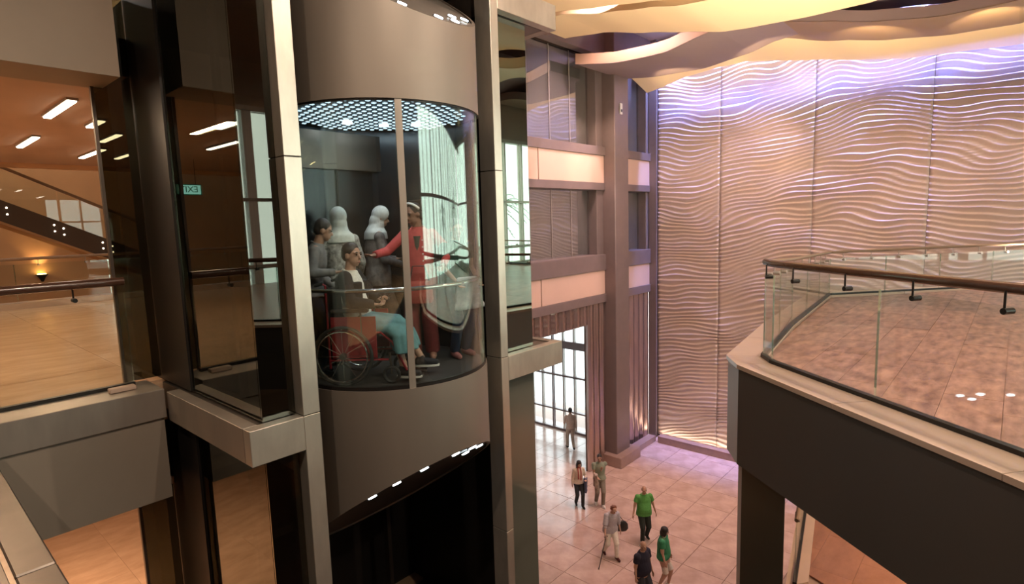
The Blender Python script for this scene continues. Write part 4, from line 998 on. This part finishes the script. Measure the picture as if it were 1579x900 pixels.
# ---- inside the lift
LZ = .10
GRP = 'passengers in the lift'
P1, A1 = person('seated passenger in white shirt, dark open jacket and teal skirt, in the wheelchair', (3.13, 4.84, LZ), -50, 1.66, (.44, .26, .19), (cloth((.66, .66, .62)), 'short', -.02), ('skirt_seated', cloth((.11, .26, .29), None, 25, .6)), (.02, .02, .025), ('short', 'hair_dark'), pel=(0, -.02, .56), lean=-4, bend=4, belly=.05,
    feet=((-.14, .62, .16), (.16, .50, .13)), hands=((-.08, .24, .80), (.16, .22, .78)), head=(22, 6), knee=(0, .6, 1), seated=True, group=GRP, vox=.0085, sole='sole_white', curl=.9, poleL=(-1, -.4, -.3), poleR=(1, -.4, -.3))
# open jacket: two fronts, back and sleeves
mb = MB(); 
for i, sg in ((0, -1), (1, 1)):
    mb.caps(A1['sh'][i], A1['el'][i], .074, .062); mb.tube([A1['el'][i], A1['wr'][i]], 0, 12, True, [.062, .048])
    mb.loft([(A1['pel']+A1['U2']*z+Vector((sg*.105, .0, 0)), .075, .135, Vector((1, 0, 0)), A1['F2']) for z in (.0, .12, .30, .44)], True, 14)
mb.loft([(A1['pel']+A1['U2']*z+Vector((0, -.085, 0)), a_, .06, Vector((1, 0, 0)), A1['F2']) for z, a_ in ((-.02, .17), (.15, .17), (.33, .185), (.46, .17), (.50, .08))], True, 18)
put('jacket', finish(mb, .011, 3), cloth((.018, .018, .02)), P1)
MB().loft([(A1['pel']+A1['U2']*z+Vector((0, .02, 0)), .178, .165, Vector((1, 0, 0)), A1['F2']) for z in (.055, .10)], True, 24).build('belt', cloth((.06, .08, .12)), P1, True)
wb_ = thing('gloves', Wp(P1, A1, (-.02, .30, .80)), 'black gloves resting on the lap of the seated passenger', 'gloves')
mb = MB(); c_ = Vector(wb_.location); mb.ell(c_, .05, .035, .03)
for q in range(6): a_ = q*1.05; mb.caps(c_, c_+Vector((.07*math.cos(a_), .05*math.sin(a_), .02+.05*(q % 2))), .014, .009, 6)
put('glove', finish(mb, .009, 2), 'leather_black', wb_); 
for ch in wb_.children: ch.location = -Vector(wb_.location)
# wheelchair, built facing local +y like its user
def wheelchair(loc, heading):
    t = thing('wheelchair', loc, 'wheelchair with dark red side panels carrying the seated passenger', 'wheelchair', rz=R(heading-90))
    L = lambda mb, nm, mt, par=t: mb.build(nm, mt, par, True)
    for sg in (-1, 1):
        wx = sg*.28
        wl = L(MB().ring((wx, -.06, .29), .275, .016, 'x', 36, 8), 'wheel', 'rubber')
        L(MB().ring((wx+sg*.035, -.06, .29), .24, .008, 'x', 32, 6), 'push_rim', 'chrome', wl)
        sp = MB()
        for q in range(12): a_ = q*math.pi/6; sp.tube([(wx, -.06, .29), (wx, -.06+.265*math.cos(a_), .29+.265*math.sin(a_))], .0025, 4)
        tag(L(sp, 'spokes', 'chrome', wl), kind='stuff')
        L(MB().tube([(wx-.03, -.06, .29), (wx+.03, -.06, .29)], .03, 12), 'hub', 'steel_dark', wl)
        cs = L(MB().ring((sg*.22, .38, .09), .072, .016, 'x', 20, 8), 'caster_wheel', 'rubber'); L(MB().tube([(sg*.22, .38, .09), (sg*.22, .37, .30)], .012, 8), 'caster_fork', 'steel_dark', cs)
        L(MB().tube([(sg*.235, -.22, .98), (sg*.235, -.30, .96)], .016, 8), 'push_handle', 'rubber')
        L(MB().tube([(sg*.235, -.20, .16), (sg*.235, -.20, .96), (sg*.235, -.24, .98)], .011, 8), 'back_post', 'wheelchair_red')
        L(MB().tube([(sg*.235, -.20, .50), (sg*.235, .30, .50), (sg*.21, .40, .40), (sg*.19, .52, .12)], .012, 8), 'side_rail', 'wheelchair_red')
        L(MB().tube([(sg*.235, -.20, .24), (sg*.235, .36, .24)], .011, 8), 'lower_rail', 'wheelchair_red')
        L(MB().box(sg*.245-.006, sg*.245+.006, -.17, .26, .26, .66, bev=.004), 'side_panel', 'wheelchair_red')
        L(MB().box(sg*.25-.03, sg*.25+.03, -.16, .20, .70, .735, bev=.01), 'armrest', 'leather_black')
        L(MB().tube([(sg*.245, .12, .50), (sg*.245, .12, .70)], .009, 6), 'arm_post', 'steel_dark')
        L(MB().box(sg*.12-.07, sg*.12+.07, .50, .66, .04, .055, bev=.004), 'footrest', 'leather_black')
    L(MB().box(-.21, .21, -.18, .28, .46, .50, bev=.01), 'seat', 'leather_black'); L(MB().box(-.22, .22, -.225, -.19, .50, .92, bev=.01), 'backrest', 'leather_black')
    L(MB().tube([(-.235, -.1, .20), (.235, .2, .46)], .009, 6).tube([(.235, -.1, .20), (-.235, .2, .46)], .009, 6), 'cross_brace', 'steel_dark')
    return t
wheelchair((3.13, 4.84, LZ), -50)
P2, A2 = person('passenger seen from behind, pale green headscarf and grey patterned blouse', (3.42, 5.50, LZ), 70, 1.66, (.42, .26, .19), (cloth((.08, .08, .08), (.50, .50, .47), 22), 'long', -.10), ('wide', cloth((.04, .04, .05))), (.03, .03, .03), ('scarf', cloth((.50, .54, .50))), fem=True, belly=.03, hands=((-.22, .12, .92), (.22, .16, .95)), group=GRP)
P3, A3 = person('passenger in pale headscarf and grey top, head turned right, behind the lift mullion', (3.90, 5.52, LZ), -20, 1.68, (.42, .26, .19), (cloth((.12, .11, .11), (.24, .22, .21), 14), 'long', -.10), ('wide', cloth((.05, .05, .06))), (.03, .03, .03), ('scarf', cloth((.52, .54, .52))), fem=True, belly=.02, hands=((-.10, .26, 1.12), (.16, .26, 1.06)), head=(8, 22), group=GRP)
P4, A4 = person('passenger with white headband and open red shirt reaching towards the wheelchair', (4.08, 4.98, LZ), -138, 1.70, (.26, .14, .10), (cloth((.42, .07, .07)), 'long', -.10), ('wide', cloth((.16, .03, .03))), (.30, .16, .12), ('band', cloth((.74, .74, .70))), fem=True, belly=.03, hands=((-.28, .20, 1.06), (.42, .34, 1.20)), head=(42, 20), group=GRP, poleR=(.6, -.6, -1), poleL=(-1, -.6, -.6))
MB().loft([(A4['waist']+A4['U2']*z+Vector((0, .075, 0)), .045, .062, Vector((1, 0, 0)), A4['F2']) for z in (-.16, .0, .16, .30)], True, 12).build('undershirt', cloth((.05, .06, .05)), P4, True)
for q in range(6): c_ = A4['waist']+A4['U2']*(-.12+.075*q)+Vector((-.062, .135, 0)); MB().tube([c_, c_+Vector((0, .008, 0))], .008, 8).build('button', 'sole_white', P4, True)
P5, A5 = person('passenger in grey shirt at the left edge of the lift, raising one hand', (2.93, 5.28, LZ), -35, 1.56, (.40, .24, .17), (cloth((.20, .20, .20)), 'long', -.08), ('trousers', cloth((.02, .022, .035))), (.02, .02, .02), ('short', 'hair_dark'), hands=((-.16, .24, .95), (.20, .26, 1.16)), lean=4, bend=8, head=(0, 20), group=GRP, poleR=(.8, -.4, -1))
P6, A6 = person('passenger in dark green top and navy trousers, right side of the lift', (4.38, 4.70, LZ), -100, 1.52, (.34, .20, .14), (cloth((.02, .05, .04)), 'short', -.08), ('trousers', cloth((.016, .026, .055))), (.30, .12, .12), ('short', 'hair_dark'), hands=((-.16, .22, .98), (.16, .22, .98)), head=(20, 20), group=GRP)
drape('jacket', 'light grey jacket over the arm of the passenger in the dark green top', P6, A6, (A6['wr'][0]+Vector((0, .03, 0)), A6['wr'][1]+Vector((0, .03, 0))), .20, .36, cloth((.34, .36, .37)))
bp_ = Wp(P4, A4, (-.02, .24, .80)); rb = thing('red_bag', bp_, 'red shoulder bag carried by the passenger in the red shirt', 'bag')
mb = MB(); mb.loft([(bp_+Vector((0, 0, z)), a_, b_, Vector((.67, -.74, 0)), Vector((.74, .67, 0))) for z, a_, b_ in ((-.14, .13, .04), (-.10, .15, .055), (.06, .14, .05), (.10, .13, .02))], True, 18); mb.build('bag_body', cloth((.34, .06, .05), None, 25, .5), rb)
MB().tube([bp_+Vector((-.07, .08, .08)), bp_+Vector((-.03, .06, .26)), bp_+Vector((.05, -.04, .26)), bp_+Vector((.08, -.08, .08))], .008, 6).build('handle', 'leather_black', rb)
for o in bpy.data.objects:
    if '_o' in o: del o['_o']
